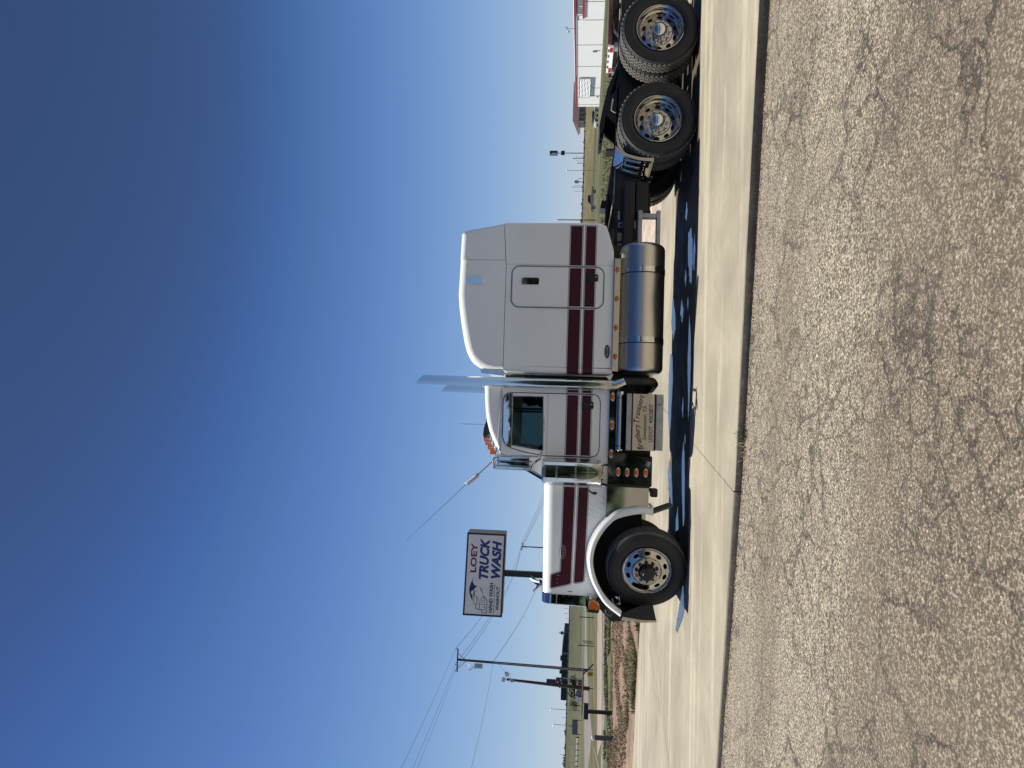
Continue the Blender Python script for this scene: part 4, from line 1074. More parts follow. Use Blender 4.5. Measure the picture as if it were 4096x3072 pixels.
def fender(mir):
    m_ = (lambda y: fy(y)) if mir else (lambda y: y)
    rows = []
    for (xi, zi), (xo, zo) in zip(inn, outr):
        mx, mz = xi * .45 + xo * .55, zi * .45 + zo * .55; ux, uz = (xo - xi), (zo - zi); L = math.hypot(ux, uz); ux, uz = ux / L, uz / L
        rows.append([(xi - ux * .004, m_(10.31), zi - uz * .004), (xi, m_(10.262), zi), (xi + ux * .012, m_(10.250), zi + uz * .012), (mx, m_(10.252), mz), (xo - ux * .018, m_(10.268), zo - uz * .018), (xo - ux * .004, m_(10.300), zo - uz * .004),
                     (xo + ux * .006, m_(10.40), zo + uz * .006), (xo + ux * .012, m_(10.80), zo + uz * .012)])
    g = Geo(); g.loft(rows); f_ = part('fender', g, 'white_paint', T, ang=60)
    g = Geo(); g.loft([[(x, m_(10.312), z) for x, z in inn], [(x, m_(10.95), z) for x, z in inn]]); g.box(-2.35, -1.05, m_(10.951), m_(10.97), .70, 1.30); part('fender_liner', g, 'rubber', f_)
    return f_
fn = fender(False); fender(True)
g = Geo(); g.prism([(-.96, .478), (-1.09, .478), (-1.085, .50), (-.965, .50)], 10.262, 10.7); part('fender_edge', g, 'white_paint', fn)
# fender tip under the headlamp, its shade put into black, with its oval mark
g = Geo(); g.prism([(-2.255, 1.165), (-2.395, 1.180), (-2.575, 1.000), (-2.565, .862), (-2.50, .862), (-2.36, 1.06)], 10.40, 10.86, bev=.012); nz_ = part('fender_nose', g, 'black_paint', T)
g = Geo(); P = [(-2.452 + .060 * math.cos(a) * .72 - .034 * math.sin(a) * .69, 10.397, 1.035 + .060 * math.cos(a) * .69 + .034 * math.sin(a) * .72) for a in [2 * math.pi * i / 30 for i in range(31)]]
g.tube(P, .0025, 5, False); g.tube([(-2.49, 10.397, 1.0), (-2.465, 10.397, 1.045), (-2.44, 10.397, 1.02), (-2.415, 10.397, 1.07)], .0022, 5); part('nose_mark', g, 'grey_metal', nz_)
for mir in (0, 1):
    m_ = (lambda y: fy(y)) if mir else (lambda y: y)
    g = Geo(); pod = round_poly([(-2.255, 1.310), (-2.410, 1.318), (-2.425, 1.165), (-2.330, 1.165)], .03); g.prism(pod, m_(10.36), m_(10.74), bev=.008); hl = part('headlight', g, 'chrome', T)
    g = Geo(); lens_ = round_poly([(-2.300, 1.300), (-2.405, 1.312), (-2.412, 1.160), (-2.375, 1.158), (-2.290, 1.225)], [.05, .012, .012, .03, .05], 5)
    g.prism(lens_, m_(10.325), m_(10.3585), bev=.006); part('turn_signal', g, 'amber_lens', hl)
    g = Geo(); g.prism([(-2.418, 1.318), (-2.455, 1.322), (-2.462, 1.18), (-2.422, 1.165)], m_(10.36), m_(10.75)); part('headlight_bezel', g, 'black_paint', hl)
    g = Geo(); g.box(-2.458, -2.41, m_(10.36), m_(10.75), 1.325, 1.345); part('headlight_brow', g, 'chrome', hl)
    for yy in (10.46, 10.65):
        g = Geo(); g.cyl((-2.468, m_(yy), 1.245), (-2.462, m_(yy), 1.245), .065, n=20); part('headlight_lens', g, 'cab_glass', hl)
g = Geo()
g.prism([(-2.452, .862), (-2.492, .874), (-2.520, .62), (-2.510, .402), (-2.478, .405), (-2.488, .62)], 10.22, fy(10.22), bev=.004)
bp = part('bumper', g, 'chrome', T)
for mir in (0, 1):
    m_ = (lambda y: fy(y)) if mir else (lambda y: y)
    g = Geo(); g.prism([(-2.400, .845), (-2.450, .860), (-2.486, .62), (-2.480, .408), (-2.272, .458), (-2.300, .62)], m_(10.225), m_(10.26), bev=.003); part('bumper_end', g, 'black_plastic', bp)
g = Geo(); g.box(-2.44, -2.2, 10.98, 11.82, .55, .85); part('tow_crossbar', g, 'black_iron', bp)
# short flap behind the steer tyre
g = Geo(); g.prism([(-1.055, .500), (-.945, .222), (-.972, .218), (-1.082, .490)], 10.30, 10.72, bev=.003); part('mud_flap', g, 'tread_rubber', T)
g = Geo(); g.ball((-2.30, 10.30, .90), .02, u=10, v=6); g.tube([(-2.30, 10.31, .90), (-2.33, 10.34, .97), (-2.25, 10.36, 1.0)], .008, 6); part('fender_brace', g, 'galvanised', T)

# polished panels between fender and door
g = Geo(); g.prism([(-.733, 1.100), (-.736, .528), (-1.04, .532), (-1.10, .90), (-1.18, 1.100)], 10.42, 10.435, lambda a, y, b: (a, y - .012 * (1.1 - b) / .57, b)); part('splash_panel', g, 'polished_plate', T)
g = Geo(); g.prism([(-.224, 1.024), (-.368, .520), (-.678, .530), (-.690, 1.100), (-.612, 1.100), (-.612, 1.024)], 10.35, 10.37, lambda a, y, b: (a, y - .034 * (1.1 - b) / .58, b)); cp = part('cowl_panel', g, 'polished_plate', T)
for z in (.962, .838, .713, .587): lamp(-.522, 10.35 - .034 * (1.1 - z) / .58, z, cp)
g = Geo(); g.box(-.728, -.698, 10.38, 10.42, .52, 1.14); g.box(-.72, -.69, 10.39, 10.44, 1.14, 1.20); part('panel_post', g, 'black_plastic', T)
g = Geo(); g.box(-.86, -.74, 10.46, 10.6, .40, .50, .02); g.box(-.79, -.75, 10.5, 10.7, .46, .62); part('step_foot', g, 'black_iron', T)

# chrome tube and battery box with the owner's lettering
def air_tube(yc):
    g = Geo(); g.lathe([(0, 0), (.060, 0), (.072, .012), (.072, .834), (.060, .846), (0, .846)], (-.238, yc, .948), (1, 0, 0), 36); a_ = part('air_tank', g, 'chrome', T)
    for x in (.500, -.172):
        g = Geo(); g.lathe([(.0725, 0), (.0745, 0), (.0745, .010), (.0725, .010)], (x, yc, .948), (1, 0, 0), 36); part('tank_band', g, 'black_paint', a_)
air_tube(10.50); air_tube(fy(10.50))
def box(y0, y1, text):
    s_ = 1 if y1 > y0 else -1
    g = Geo(); g.box(-.214, .562, y0 + s_ * .008, y1, .478, .868, .004); b_ = part('battery_box', g, 'black_paint', T)
    g = Geo(); g.box(-.217, .563, y0, y0 + s_ * .007, .806, .872, .002); part('top_lip', g, 'galvanised', b_)
    g = Geo(); g.box(-.215, .562, y0 + s_ * .002, y0 + s_ * .008, .496, .786, .001); part('box_face', g, 'satin_face', b_)
    g = Geo(); g.box(-.205, .562, y0 - s_ * .004, y0 + s_ * .3, .474, .492); part('step_edge', g, 'black_paint', b_)
    for x0, x1 in ((-.208, .080), (.082, .418), (.420, .563)):
        g = Geo(); g.box(x0, x1 - .002, y0 - s_ * .006, y0 + s_ * .3, .374, .472, .006); part('step_tread', g, 'galvanised', b_)
    if not text: return
    F = lambda u, v, t: (u, y0 + .0012, v)
    g = Geo(); text_geo(g, 'Sweetwater, TX', lambda u, v, t: (-.065 + u, y0 + .0008, .590 + v), .470, .060, 0, .012); part('lettering', g, 'vinyl_black', b_, label='black letters Sweetwater, TX')
    g = Geo(); text_geo(g, 'USDOT', lambda u, v, t: (-.095 + u, y0 + .0008, .511 + v), .215, .056, 0, .012); text_geo(g, '4562807', lambda u, v, t: (.160 + u, y0 + .0008, .511 + v), .262, .057, 0, .016); part('lettering', g, 'vinyl_black', b_, label='black letters USDOT 4562807')
    # arched script line, letter by letter
    g = Geo(); s2 = 'Bradbury Transport'; vs1, _ = text_polys('n'); nh = max(v.y for v in vs1)
    widths = {c: .33 for c in s2}
    for c in set(s2) - {' '}:
        v_, _f2 = text_polys(c, .0); widths[c] = max(v.x for v in v_) - min(v.x for v in v_) + .10
    widths[' '] = .30; tot = sum(widths[c] for c in s2); k = .745 / tot; pos = 0
    for c in s2:
        w_ = widths[c]; t = (pos + w_ / 2) / tot; pos += w_
        if c == ' ': continue
        x = -.195 + .735 * t; q = (t - .5) * 2; z = .700 - .068 * abs(q) ** 1.9; sl_ = math.atan(-.068 * 1.9 * abs(q) ** .9 * (1 if q > 0 else -1) / .3675) * .85
        v_, f2 = text_polys(c, .30, .022); xm = (max(v.x for v in v_) + min(v.x for v in v_)) / 2; up_ = 1.12 if c in 'BT' else 1.0
        bv = []
        for v in v_:
            a_, b2 = (v.x - xm) * k * .98, v.y * k * 1.12 * up_; bv.append(g.bm.verts.new((x + a_ * math.cos(sl_) - b2 * math.sin(sl_), y0 + .0008, z + a_ * math.sin(sl_) + b2 * math.cos(sl_))))
        for f in f2:
            try: g.bm.faces.new([bv[i] for i in f])
            except ValueError: pass
    part('lettering', g, 'vinyl_black', b_, label='arched black script Bradbury Transport')
mat('satin_face', (.60, .60, .57), .09, 1.0, vary=.06, vs=4, rv=.02)
box(10.25, 10.95, True); box(fy(10.25), fy(10.95), False)

# air cleaners, mirrors, grab rail, antenna, roof lamps
def cleaner(yc):
    xc, r0 = -.546, .177
    g = Geo(); g.lathe([(0, 1.165), (.10, 1.165), (.12, 1.185), (r0, 1.20), (r0, 1.985), (r0 - .03, 2.01), (.06, 2.02), (0, 2.022)], (xc, yc, 0), (0, 0, 1), 48); c_ = part('air_cleaner', g, 'chrome', T)
    for z, h in ((1.205, .03), (1.372, .018), (1.535, .022), (1.795, .026), (1.958, .030)):
        g = Geo(); g.lathe([(r0 + .0005, 0), (r0 + .006, 0), (r0 + .006, h), (r0 + .0005, h)], (xc, yc, z), (0, 0, 1), 48); part('cleaner_band', g, 'chrome_satin', c_)
    s_ = 1 if yc < YC else -1
    g = Geo(); g.box(xc - .06, xc + .18, yc + s_ * .05, yc + s_ * .16, 1.30, 1.95); part('bracket', g, 'polished_plate', c_)
    g = Geo(); g.box(-.402, -.382, yc - .03, yc + .03, 1.21, 2.01, .003); part('bracket', g, 'polished_plate', c_)
    g = Geo(); g.box(xc + .10, xc + .13, yc - .03, yc + .0, 1.10, 1.165); part('drain', g, 'black_plastic', c_)
    return c_
cleaner(10.325); cleaner(fy(10.325))
def mirror(y, s_):
    g = Geo(); g.box(-.520, -.365, y, y + s_ * .055, 2.165, 2.625, .02, 3); m_ = part('mirror', g, 'chrome', T)
    for x in (-.488, -.42): 
        g = Geo(); g.box(x - .010, x + .010, y - s_ * .010, y - s_ * .0005, 2.14, 2.64); part('mirror_rib', g, 'chrome_satin', m_)
    g = Geo(); g.tube([(-.53, y, 2.645), (-.45, y, 2.66), (-.40, y + s_ * .03, 2.67), (-.36, C0 if s_ > 0 else C1, 2.64)], .018, 8); g.ball((-.52, y, 2.66), .018, u=10, v=6); g.ball((-.44, y, 2.67), .026, u=10, v=6); part('upper_arm', g, 'chrome', m_)
    g = Geo(); g.tube([(-.53, y, 2.15), (-.46, y, 2.13), (-.42, y + s_ * .05, 2.10), (-.385, y + s_ * .14, 2.045), (-.33, y + s_ * .22, 2.04), (-.30, C0 if s_ > 0 else C1, 2.03)], .018, 8); part('lower_arm', g, 'chrome', m_)
    g = Geo(); g.tube([(-.35, y + s_ * .02, 2.06), (-.35, y + s_ * .02, 2.66)], .013, 8); g.tube([(-.535, y + s_ * .02, 2.14), (-.535, y + s_ * .02, 2.655)], .010, 8); part('mirror_rod', g, 'chrome_satin', m_)
mirror(10.13, 1); mirror(fy(10.13), -1)
AY = 10.14
A0, A1, A2, A3 = Vector((-.425, AY, 2.68)), Vector((-.630, AY, 2.885)), Vector((-.762, AY, 3.040)), Vector((-1.572, AY, 3.846))
g = Geo(); g.tube([A0, A1], .009, 8); g.tube([A1, A2], .006, 6); g.cyl(A1 - (A1 - A0).normalized() * .02, A1 + (A1 - A0).normalized() * .01, .017, n=10); g.tube([A2, A3], .0035, 6, rs=[.0055, .0028]); an = part('antenna', g, 'galvanised', T)
d = (A2 - A1); L = d.length; d.normalize(); u = d.orthogonal().normalized(); w = d.cross(u); P = []
for i in range(9 * 12 + 1):
    a_ = 2 * math.pi * i / 12; P.append(A1 + d * (L * i / 108) + (u * math.cos(a_) + w * math.sin(a_)) * .033)
g = Geo(); g.tube(P, .0055, 5); part('antenna_coil', g, 'galvanised', an)
g = Geo(); g.tube([(.08, 11.9, 2.86), (.075, 11.9, 3.42)], .003, 5); part('whip_antenna', g, 'black_plastic', T)
for (x, y, z) in ((-.316, 10.76, 2.772), (-.255, 11.02, 2.840), (-.200, 11.40, 2.924), (-.142, 11.78, 2.998)):
    g = Geo(); g.prism([(x + .055, z - .030), (x - .040, z - .075), (x - .048, z + .020), (x + .045, z + .030)], y - .05, y + .05, bev=.010); o = part('roof_marker_light', g, 'amber_lens', T)
    g = Geo(); g.box(x - .02, x + .09, y - .055, y + .055, z - .085, z - .058, .006); part('lamp_base', g, 'chrome', o)
    g = Geo(); g.prism([(x + .050, z - .03), (x + .066, z - .03), (x + .056, z + .03), (x + .046, z + .03)], y - .052, y + .052); part('lamp_cap', g, 'chrome', o)
g = Geo(); g.prism([(.24, 2.87), (.17, 2.925), (.02, 2.966), (-.09, 2.978), (-.13, 2.95), (-.06, 2.86)], 11.25, 11.9, bev=.015); part('air_horn', g, 'black_plastic', T)
g = Geo(); g.loft([[(-.335, y, 2.632), (-.46, y, 2.555), (-.50, y, 2.44)] for y in (10.60, YC, fy(10.60))]); g.loft([[(-.338, y, 2.626), (-.458, y, 2.549), (-.496, y, 2.44)] for y in (10.60, YC, fy(10.60))]); part('sun_visor', g, 'chrome', T)

# ------------------------------------------------------------------ the wash sign
SG = thing('pole_sign', 'white truck wash sign in a dark frame on a tall post behind the hood', 'sign', (-4.65, 24.3, 0))
SA = R(-7.5)
def SF(s, d, t): 
    """sign face: s right, t up from the lower left corner, d back from the face"""
    c, n = math.cos(SA), math.sin(SA)
    return (-5.965 + s * c - d * -n * -1 * 0 + d * 0 + (d * -n), 23.84 + s * -n + d * c, 3.715 + t)
W_, H_ = 2.60, 1.265
def sbox(g, s0, s1, d0, d1, t0, t1): 
    P = [SF(s, d, t) for s in (s0, s1) for d in (d0, d1) for t in (t0, t1)]
    v = [g.bm.verts.new(p) for p in P]
    for q in ((0, 1, 3, 2), (4, 6, 7, 5), (0, 4, 5, 1), (2, 3, 7, 6), (0, 2, 6, 4), (1, 5, 7, 3)):
        f = g.bm.faces.new([v[i] for i in q]); f.material_index = g.mi
g = Geo(); sbox(g, 0.01, W_ - .01, .035, .50, .01, H_ - .01); part('sign_cabinet', g, 'sign_can', SG)
g = Geo(); sbox(g, 0, W_, 0, .034, 0, .052); sbox(g, 0, W_, 0, .034, H_ - .052, H_); sbox(g, 0, .052, 0, .034, .0525, H_ - .0525); sbox(g, W_ - .052, W_, 0, .034, .0525, H_ - .0525); part('sign_frame', g, 'sign_frame', SG)
g = Geo(); sbox(g, .053, W_ - .053, .010, .030, .053, H_ - .053); fc = part('sign_face', g, 'sign_white', SG)
g = Geo(); g.box(-4.74, -4.56, 24.2, 24.38, -.2, 3.72); part('post', g, 'post_green', SG)
def stext(body, s, t, w, h, m, shear=0, bold=0.0):
    g = Geo(); text_geo(g, body, lambda u, v, k: SF(s + u, .008, t + v), w, h, shear, bold); part('lettering', g, m, fc, label='letters ' + body)
stext('LOEY', 1.345, .905, .93, .205, 'vinyl_maroon', 0, .035)
stext('TRUCK', 1.135, .505, 1.31, .315, 'vinyl_blue', .22, .05)
stext('WASH', 1.180, .115, 1.20, .310, 'vinyl_blue', .22, .05)
stext('HAND WASH', .125, .320, .92, .128, 'sign_frame', 0, .035)
stext('WASHOUT', .200, .115, .745, .108, 'sign_frame', 0, .035)
g = Geo(); sbox(g, .105, 1.02, .006, .0095, .272, .287); part('underline', g, 'sign_frame', fc)
def LG(X, Y): return ((1490 - Y) / 1335 * W_, H_ - (X - (290 - (Y - 140) * .0562)) / 630 * H_)
g = Geo()
cres = [(375, 1265), (345, 1205), (322, 1135), (317, 1070), (330, 1010), (352, 960), (392, 868), (374, 950), (364, 998), (402, 1003), (450, 1020), (388, 1030), (352, 1040), (338, 1085), (347, 1140), (372, 1155)]
cres[9:12] = [(400, 1000), (448, 1018), (392, 1028)]
f = g.face([SF(s, .008, t) for s, t in (LG(*p) for p in cres)]); bmesh.ops.triangulate(g.bm, faces=[f])
def ribbon(g, pts, w):
    P = [Vector(LG(*p)) for p in pts]
    for a, b in zip(P, P[1:]):
        d = (b - a).normalized(); n_ = Vector((-d.y, d.x)) * w / 2; d = d * w * .4
        g.face([SF(*(lambda q: (q.x, .0078, q.y))(q)) for q in (a - d + n_, b + d + n_, b + d - n_, a - d - n_)])
for pts, w in (([(388, 1032), (396, 1290), (412, 1312), (440, 1312), (442, 1195), (402, 1168), (390, 1045)], .016), ([(404, 1170), (410, 1100), (440, 1090)], .012), ([(442, 1190), (478, 1245), (482, 1295)], .016),
               ([(425, 1330), (425, 1375), (478, 1385)], .022), ([(482, 1300), (482, 1388), (572, 1392), (572, 1305), (482, 1300)], .016), ([(520, 1345), (566, 1345)], .008),
               ([(508, 1395), (528, 1432), (600, 1436), (605, 1222), (582, 1205), (560, 1172)], .020), ([(518, 1275), (514, 1215), (540, 1168), (570, 1225), (562, 1280)], .016), ([(540, 1275), (545, 1225)], .012),
               ([(490, 1030), (515, 1090), (552, 1150)], .014), ([(512, 1045), (535, 1110)], .012)): ribbon(g, pts, w)
part('truck_emblem', g, 'vinyl_blue', fc, label='blue line drawing of a truck under a dome')

# ------------------------------------------------------------------ poles and wires
def insul(g, x, y, z): g.cyl((x, y, z), (x, y, z + .10), .05, .03, 8); g.cyl((x, y, z + .10), (x, y, z + .18), .04, .045, 8)
def upole(x, y, z0, z1, rot, label, r0=.15, r1=.11, arm=1.13, lean=.25, lower=True):
    t = thing('utility_pole', label, 'utility pole', (x, y, z0), 'utility poles carrying the power lines')
    tx = x + lean
    g = Geo(); g.tube([(x, y, z0 - .3), (x + lean * .5, y, (z0 + z1) / 2), (tx, y, z1)], .1, 12, rs=[r0, (r0 + r1) / 2, r1]); part('pole', g, 'wood_pole', t)
    c, s_ = math.cos(rot), math.sin(rot)
    P = lambda a, z, off=-.16: (tx + a * c - off * s_ * 0, y + a * s_ + off, z)
    g = Geo(); g.obox(P(0, z1 - .08), (arm * c, arm * s_, 0), (-.05 * s_, .05 * c, 0), (0, 0, .06)); part('crossarm', g, 'wood_pole', t)
    g = Geo(); g.tube([P(-arm * .72, z1 - .14), P(0, z1 - 1.0)], .025, 5); g.tube([P(arm * .55, z1 - .14), P(0, z1 - 1.0)], .025, 5); part('arm_brace', g, 'wood_pole', t)
    pts = []
    for a in (-arm * .95, -arm * .42, arm * .97):
        g = Geo(); p = P(a, z1 - .02); insul(g, *p); part('insulator', g, 'grey_metal', t); pts.append((p[0], p[1], p[2] + .18))
    return t, pts
pA, wA = upole(-23.42, 75.0, -.41, 12.70, 0, 'near wooden utility pole with a grey transformer hung below its crossarm')
t = pA
g = Geo(); g.lathe([(0, 0), (.20, 0), (.24, .03), (.24, .72), (.22, .76), (.10, .80), (0, .80)], (-23.60, 74.75, 10.08), (0, 0, 1), 20); g.box(-23.44, -23.40, 74.78, 74.9, 10.2, 10.7); tr = part('transformer', g, 'galvanised', t)
g = Geo(); g.cyl((-23.72, 74.75, 10.86), (-23.74, 74.75, 11.1), .04, .03, 8); g.tube([(-23.74, 74.75, 11.1), (-23.86, 74.75, 10.95), (-23.84, 74.75, 10.75)], .02, 5); part('bushing', g, 'grey_metal', tr)
g = Geo(); g.cyl((-23.45, 74.8, 11.45), (-23.85, 74.75, 11.42), .018, n=6); P = [(-23.92 + .13 * math.cos(a), 74.75, 11.33 + .17 * math.sin(a)) for a in [R(60 + 30 * i) for i in range(10)]]; g.tube(P, .028, 6); part('fuse_cutout', g, 'grey_metal', t)
g = Geo(); g.tube([(-23.34, 74.83, -.4), (-23.26, 74.84, 4.5), (-23.20, 74.86, 9.0)], .035, 6); part('riser_pipe', g, 'galvanised', t)
pC, wC = upole(-23.3, 150.0, -1.34, 11.55, R(62), 'far utility pole seen just above the front of the hood', lean=0.0)
def wire(a, b, sag, label, grp='power lines between the utility poles', r=.016, n=18):
    a, b = Vector(a), Vector(b); pts = []
    for i in range(n + 1):
        s_ = i / n; p = a.lerp(b, s_); p.z -= sag * 4 * s_ * (1 - s_); pts.append(p)
    g = Geo(); g.tube(pts, r, 5); return single('power_line', g, 'wire', label, 'power line', grp)
D = [(-22.3, -4, 12.7), (-23.9, -4, 12.7), (-24.5, -4, 12.7)]
for i, nm in enumerate(('left', 'middle', 'right')):
    far = ('outer left conductor', 'centre conductor', 'outer right conductor')[i]
    wire(wA[i], (wA[i][0] - .2, -4, 12.85), 1.0 - .1 * i, 'power line rising from the near pole to the picture edge, ' + far, r=.011)
    wire(wA[i], wC[i], 1.25, 'power line from the near pole past the sign to the far pole, ' + far, r=.020)
    wire(wC[i], (-8 + 3 * i, 300, 8.0), 1.5, 'power line leaving the far pole to the right, ' + far, r=.030)
wire((-23.10, 74.85, 9.02), (-23.6, -4, 9.1), 1.3, 'lower service cable running from the near pole out of the picture', r=.012)
wire((-23.10, 74.85, 9.02), (-23.3, 149.8, 7.3), 1.6, 'lower service cable from the near pole to the far pole', r=.022)
wire((-23.12, 74.8, 8.8), (-20.6, 62.4, 6.45), .25, 'slack cable from the utility pole to the floodlight pole', None, r=.014)

t = thing('floodlight_pole', 'shorter wooden pole with two floodlights on top left of the utility pole', 'light pole', (-20.95, 62.4, -.25))
g = Geo(); g.tube([(-20.97, 62.4, -.5), (-20.8, 62.4, 3.2), (-20.63, 62.4, 6.6)], .1, 12, rs=[.165, .125, .095]); part('pole', g, 'wood_pole', t)
g = Geo(); g.tube([(-20.64, 62.3, 6.30), (-20.30, 62.3, 6.34), (-20.12, 62.3, 6.34), (-20.12, 62.3, 6.48)], .025, 6); g.tube([(-20.64, 62.3, 6.55), (-20.62, 62.3, 6.75)], .03, 6); g.box(-20.78, -20.5, 62.25, 62.3, 6.0, 6.3); part('arm', g, 'grey_metal', t)
for c, q in (((-20.62, 62.25, 6.86), -.2), ((-20.16, 62.25, 6.60), .35)):
    g = Geo(); g.obox(c, (.16, 0, .16 * q), (0, .10, 0), (-.12 * q, 0, .14), .03); o = part('floodlight', g, 'galvanised', t)
    g = Geo(); g.obox((c[0] + .01, c[1] - .105, c[2] - .03), (.12, 0, .12 * q), (0, .004, 0), (-.09 * q, 0, .10)); part('floodlight_glass', g, 'sign_white', o)
t = thing('price_sign', 'dark red roadside board with a narrow top panel beside the floodlight pole', 'sign', (-48.9, 150, -1.4))
g = Geo(); g.box(-50.1, -49.05, 150, 150.3, 3.9, 5.75); part('top_panel', g, 'dark_board', t)
g = Geo(); g.box(-50.35, -48.65, 150.0, 150.35, 2.5, 3.88); part('lower_panel', g, 'vinyl_maroon', t)
g = Geo()
for x0, x1, z0, z1 in ((-49.85, -49.55, 4.3, 5.4), (-49.45, -49.3, 4.2, 4.9), (-49.4, -49.2, 5.1, 5.5)): g.box(x0, x1, 149.97, 149.99, z0, z1)
part('panel_print', g, 'vinyl_blue', t)
g = Geo()
for x0, x1, z0, z1 in ((-50.15, -49.75, 3.05, 3.3), (-49.6, -49.3, 3.4, 3.6), (-49.2, -48.85, 2.8, 3.0), (-49.9, -49.5, 2.65, 2.8)): g.box(x0, x1, 149.97, 149.99, z0, z1)
part('panel_print', g, 'sign_white', t)
g = Geo(); g.prism([(-50.7, 3.1), (-50.36, 3.4), (-50.36, 2.8)], 150.05, 150.2); part('arrow', g, 'red_paint', t)
for x in (-48.8, -50.2):
    g = Geo(); g.box(x - .08, x + .08, 150.4, 150.55, -1.5, 2.5); part('post', g, 'galvanised', t)

# near roadside furniture on the left
t = thing('mailbox', 'dark low mailbox on a black wooden post beside the bare strip', 'mailbox', (-9.74, 26.7, -.03))
g = Geo(); g.box(-9.80, -9.69, 26.66, 26.76, -.2, .812); part('post', g, 'dark_board', t)
g = Geo(); bx = [(26.60 + .14 * a, b) for a, b in ((0, .814), (1, .814), (1, .93), (.93, .975), (.8, .992), (.2, .992), (.07, .975), (0, .93))]
g.prism(bx, -9.99, -9.47, lambda a, y, b: (y, a, b)); part('box', g, 'dark_board', t)
t = thing('marker_post', 'round grey marker post with its sunlit cap coloured pale standing in the grass', 'marker post', (-10.22, 25.7, -.03))
g = Geo(); g.cyl((-10.22, 25.7, -.1), (-10.22, 25.7, .67), .082, n=24); part('post', g, 'post_grey', t)
g = Geo(); g.lathe([(.084, .60), (.084, .67), (.072, .695), (.04, .71), (0, .715)], (-10.22, 25.7, 0), (0, 0, 1), 24); part('cap', g, 'marker_pale', t)  # cap paler than the post: sunlight on its top put into the colour
t = thing('warning_marker', 'small yellow warning plate leaning by the pipe fence', 'sign', (-15.78, 49.8, -.09))
g = Geo(); g.prism(round_poly([(-15.93, -.06), (-15.66, -.09), (-15.60, .25), (-15.72, .30), (-15.90, .29)], .03), 49.78, 49.80); y_ = part('plate', g, 'yellow_sign', t)
g = Geo(); g.box(-15.82, -15.72, 49.774, 49.779, .02, .08); g.box(-15.86, -15.70, 49.774, 49.779, .14, .18); part('print', g, 'dark_board', y_)
g = Geo(); g.box(-15.79, -15.75, 49.81, 49.84, -.2, .25); part('stake', g, 'grey_metal', t)
t = thing('pipe_fence', 'dark pipe fence with a braced end and thin cables along the lane', 'fence', (-14.0, 49.5, -.08))
for x, y, z in ((-12.33, 50.6, .93), (-13.72, 48.9, .95), (-12.05, 53.5, .55), (-15.35, 49.3, .62), (-16.5, 49.2, .30), (-14.4, 52, .55), (-15.1, 55, .55)):
    g = Geo(); g.cyl((x, y, -.3), (x, y, z), .030, n=8); part('post', g, 'black_iron', t)
for z in (.27, .55):
    g = Geo(); g.tube([(-9.5, 51.5, z), (-12.33, 50.6, z), (-13.72, 48.9, z), (-15.35, 49.3, z)], .008, 5); part('cable', g, 'wire', t)
g = Geo(); g.tube([(-15.30, 49.3, .59), (-16.5, 49.25, .57), (-18.2, 49.2, .60)], .045, 8); part('top_rail', g, 'rust_wood', t)
g = Geo(); g.tube([(-14.95, 49.2, -.06), (-15.65, 49.25, .57)], .045, 8); part('brace', g, 'black_iron', t)

# far left: kerb, shed, barrels, trees, lamps, marquee, fences
g = Geo(); g.box(-56, -47.2, 149.9, 150.2, -1.6, -1.24); o = single('painted_kerb', g, 'orange_kerb', 'long orange painted kerb far behind the mailbox', 'kerb')
t = thing('shed', 'low round topped shed, white in front and grey along the side', 'shed', (-55.3, 160, -1.47))
def arch(x0, x1, z0, zs, n=10): return [(x0, z0), (x1, z0)] + [(x1 + (x0 - x1) * i / n, zs + .26 * math.sin(math.pi * i / n)) for i in range(n + 1)]
g = Geo(); g.prism(arch(-56.55, -54.08, -1.7, -.42), 160, 163, bev=.03); part('shell', g, 'marker_grey', t)
g = Geo(); g.prism([(-56.53, -1.68), (-55.5, -1.68), (-55.45, -.30), (-55.9, -.24), (-56.3, -.30), (-56.53, -.42)], 159.95, 159.99); part('front_panel', g, 'white_metal', t)
g = Geo(); g.box(-55.55, -55.30, 159.93, 159.97, -1.68, -.75); part('door', g, 'dark_board', t)
g = Geo(); g.box(-52.1, -51.9, 155, 155.2, -1.4, -1.2)
g.bm.free()
for k, x in enumerate((-50.65, -51.15, -51.65)):
    g = Geo(); g.lathe([(0, 0), (.20, 0), (.21, .02), (.21, .28), (.22, .30), (.21, .32), (.21, .60), (.22, .62), (.21, .64), (.20, .9), (0, .9)], (x, 155, -1.40), (0, 0, 1), 14)
    single('barrel', g, 'barrel_red', ('red barrel nearest the utility pole', 'middle red barrel of the three by the far tree', 'red barrel nearest the floodlight pole')[k], 'barrel', 'red barrels by the far tree')

def leaf_cloud(g, c, rad, n, size, flat=.75, lobes=7):
    c = Vector(c); L = []
    for _ in range(lobes):
        v = Vector((rnd.gauss(0, 1), rnd.gauss(0, 1), rnd.gauss(0, .8))).normalized() * rnd.uniform(.25, .75)
        L.append((Vector((v.x * rad[0], v.y * rad[1], v.z * rad[2])), rnd.uniform(.32, .55)))
    for _ in range(n):
        lc, lr = L[rnd.randrange(lobes)]
        v = Vector((rnd.gauss(0, 1), rnd.gauss(0, 1), rnd.gauss(0, 1))).normalized() * (rnd.random() ** .45) * lr
        p = c + lc + Vector((v.x * rad[0], v.y * rad[1], v.z * rad[2]))
        a = Vector((rnd.gauss(0, 1), rnd.gauss(0, 1), rnd.gauss(0, 1))).normalized(); b = a.orthogonal().normalized(); s_ = size * rnd.uniform(.6, 1.3)
        q = [p + a * s_, p + b * s_ * .55, p - a * s_, p - b * s_ * .55]
        g.face(q)
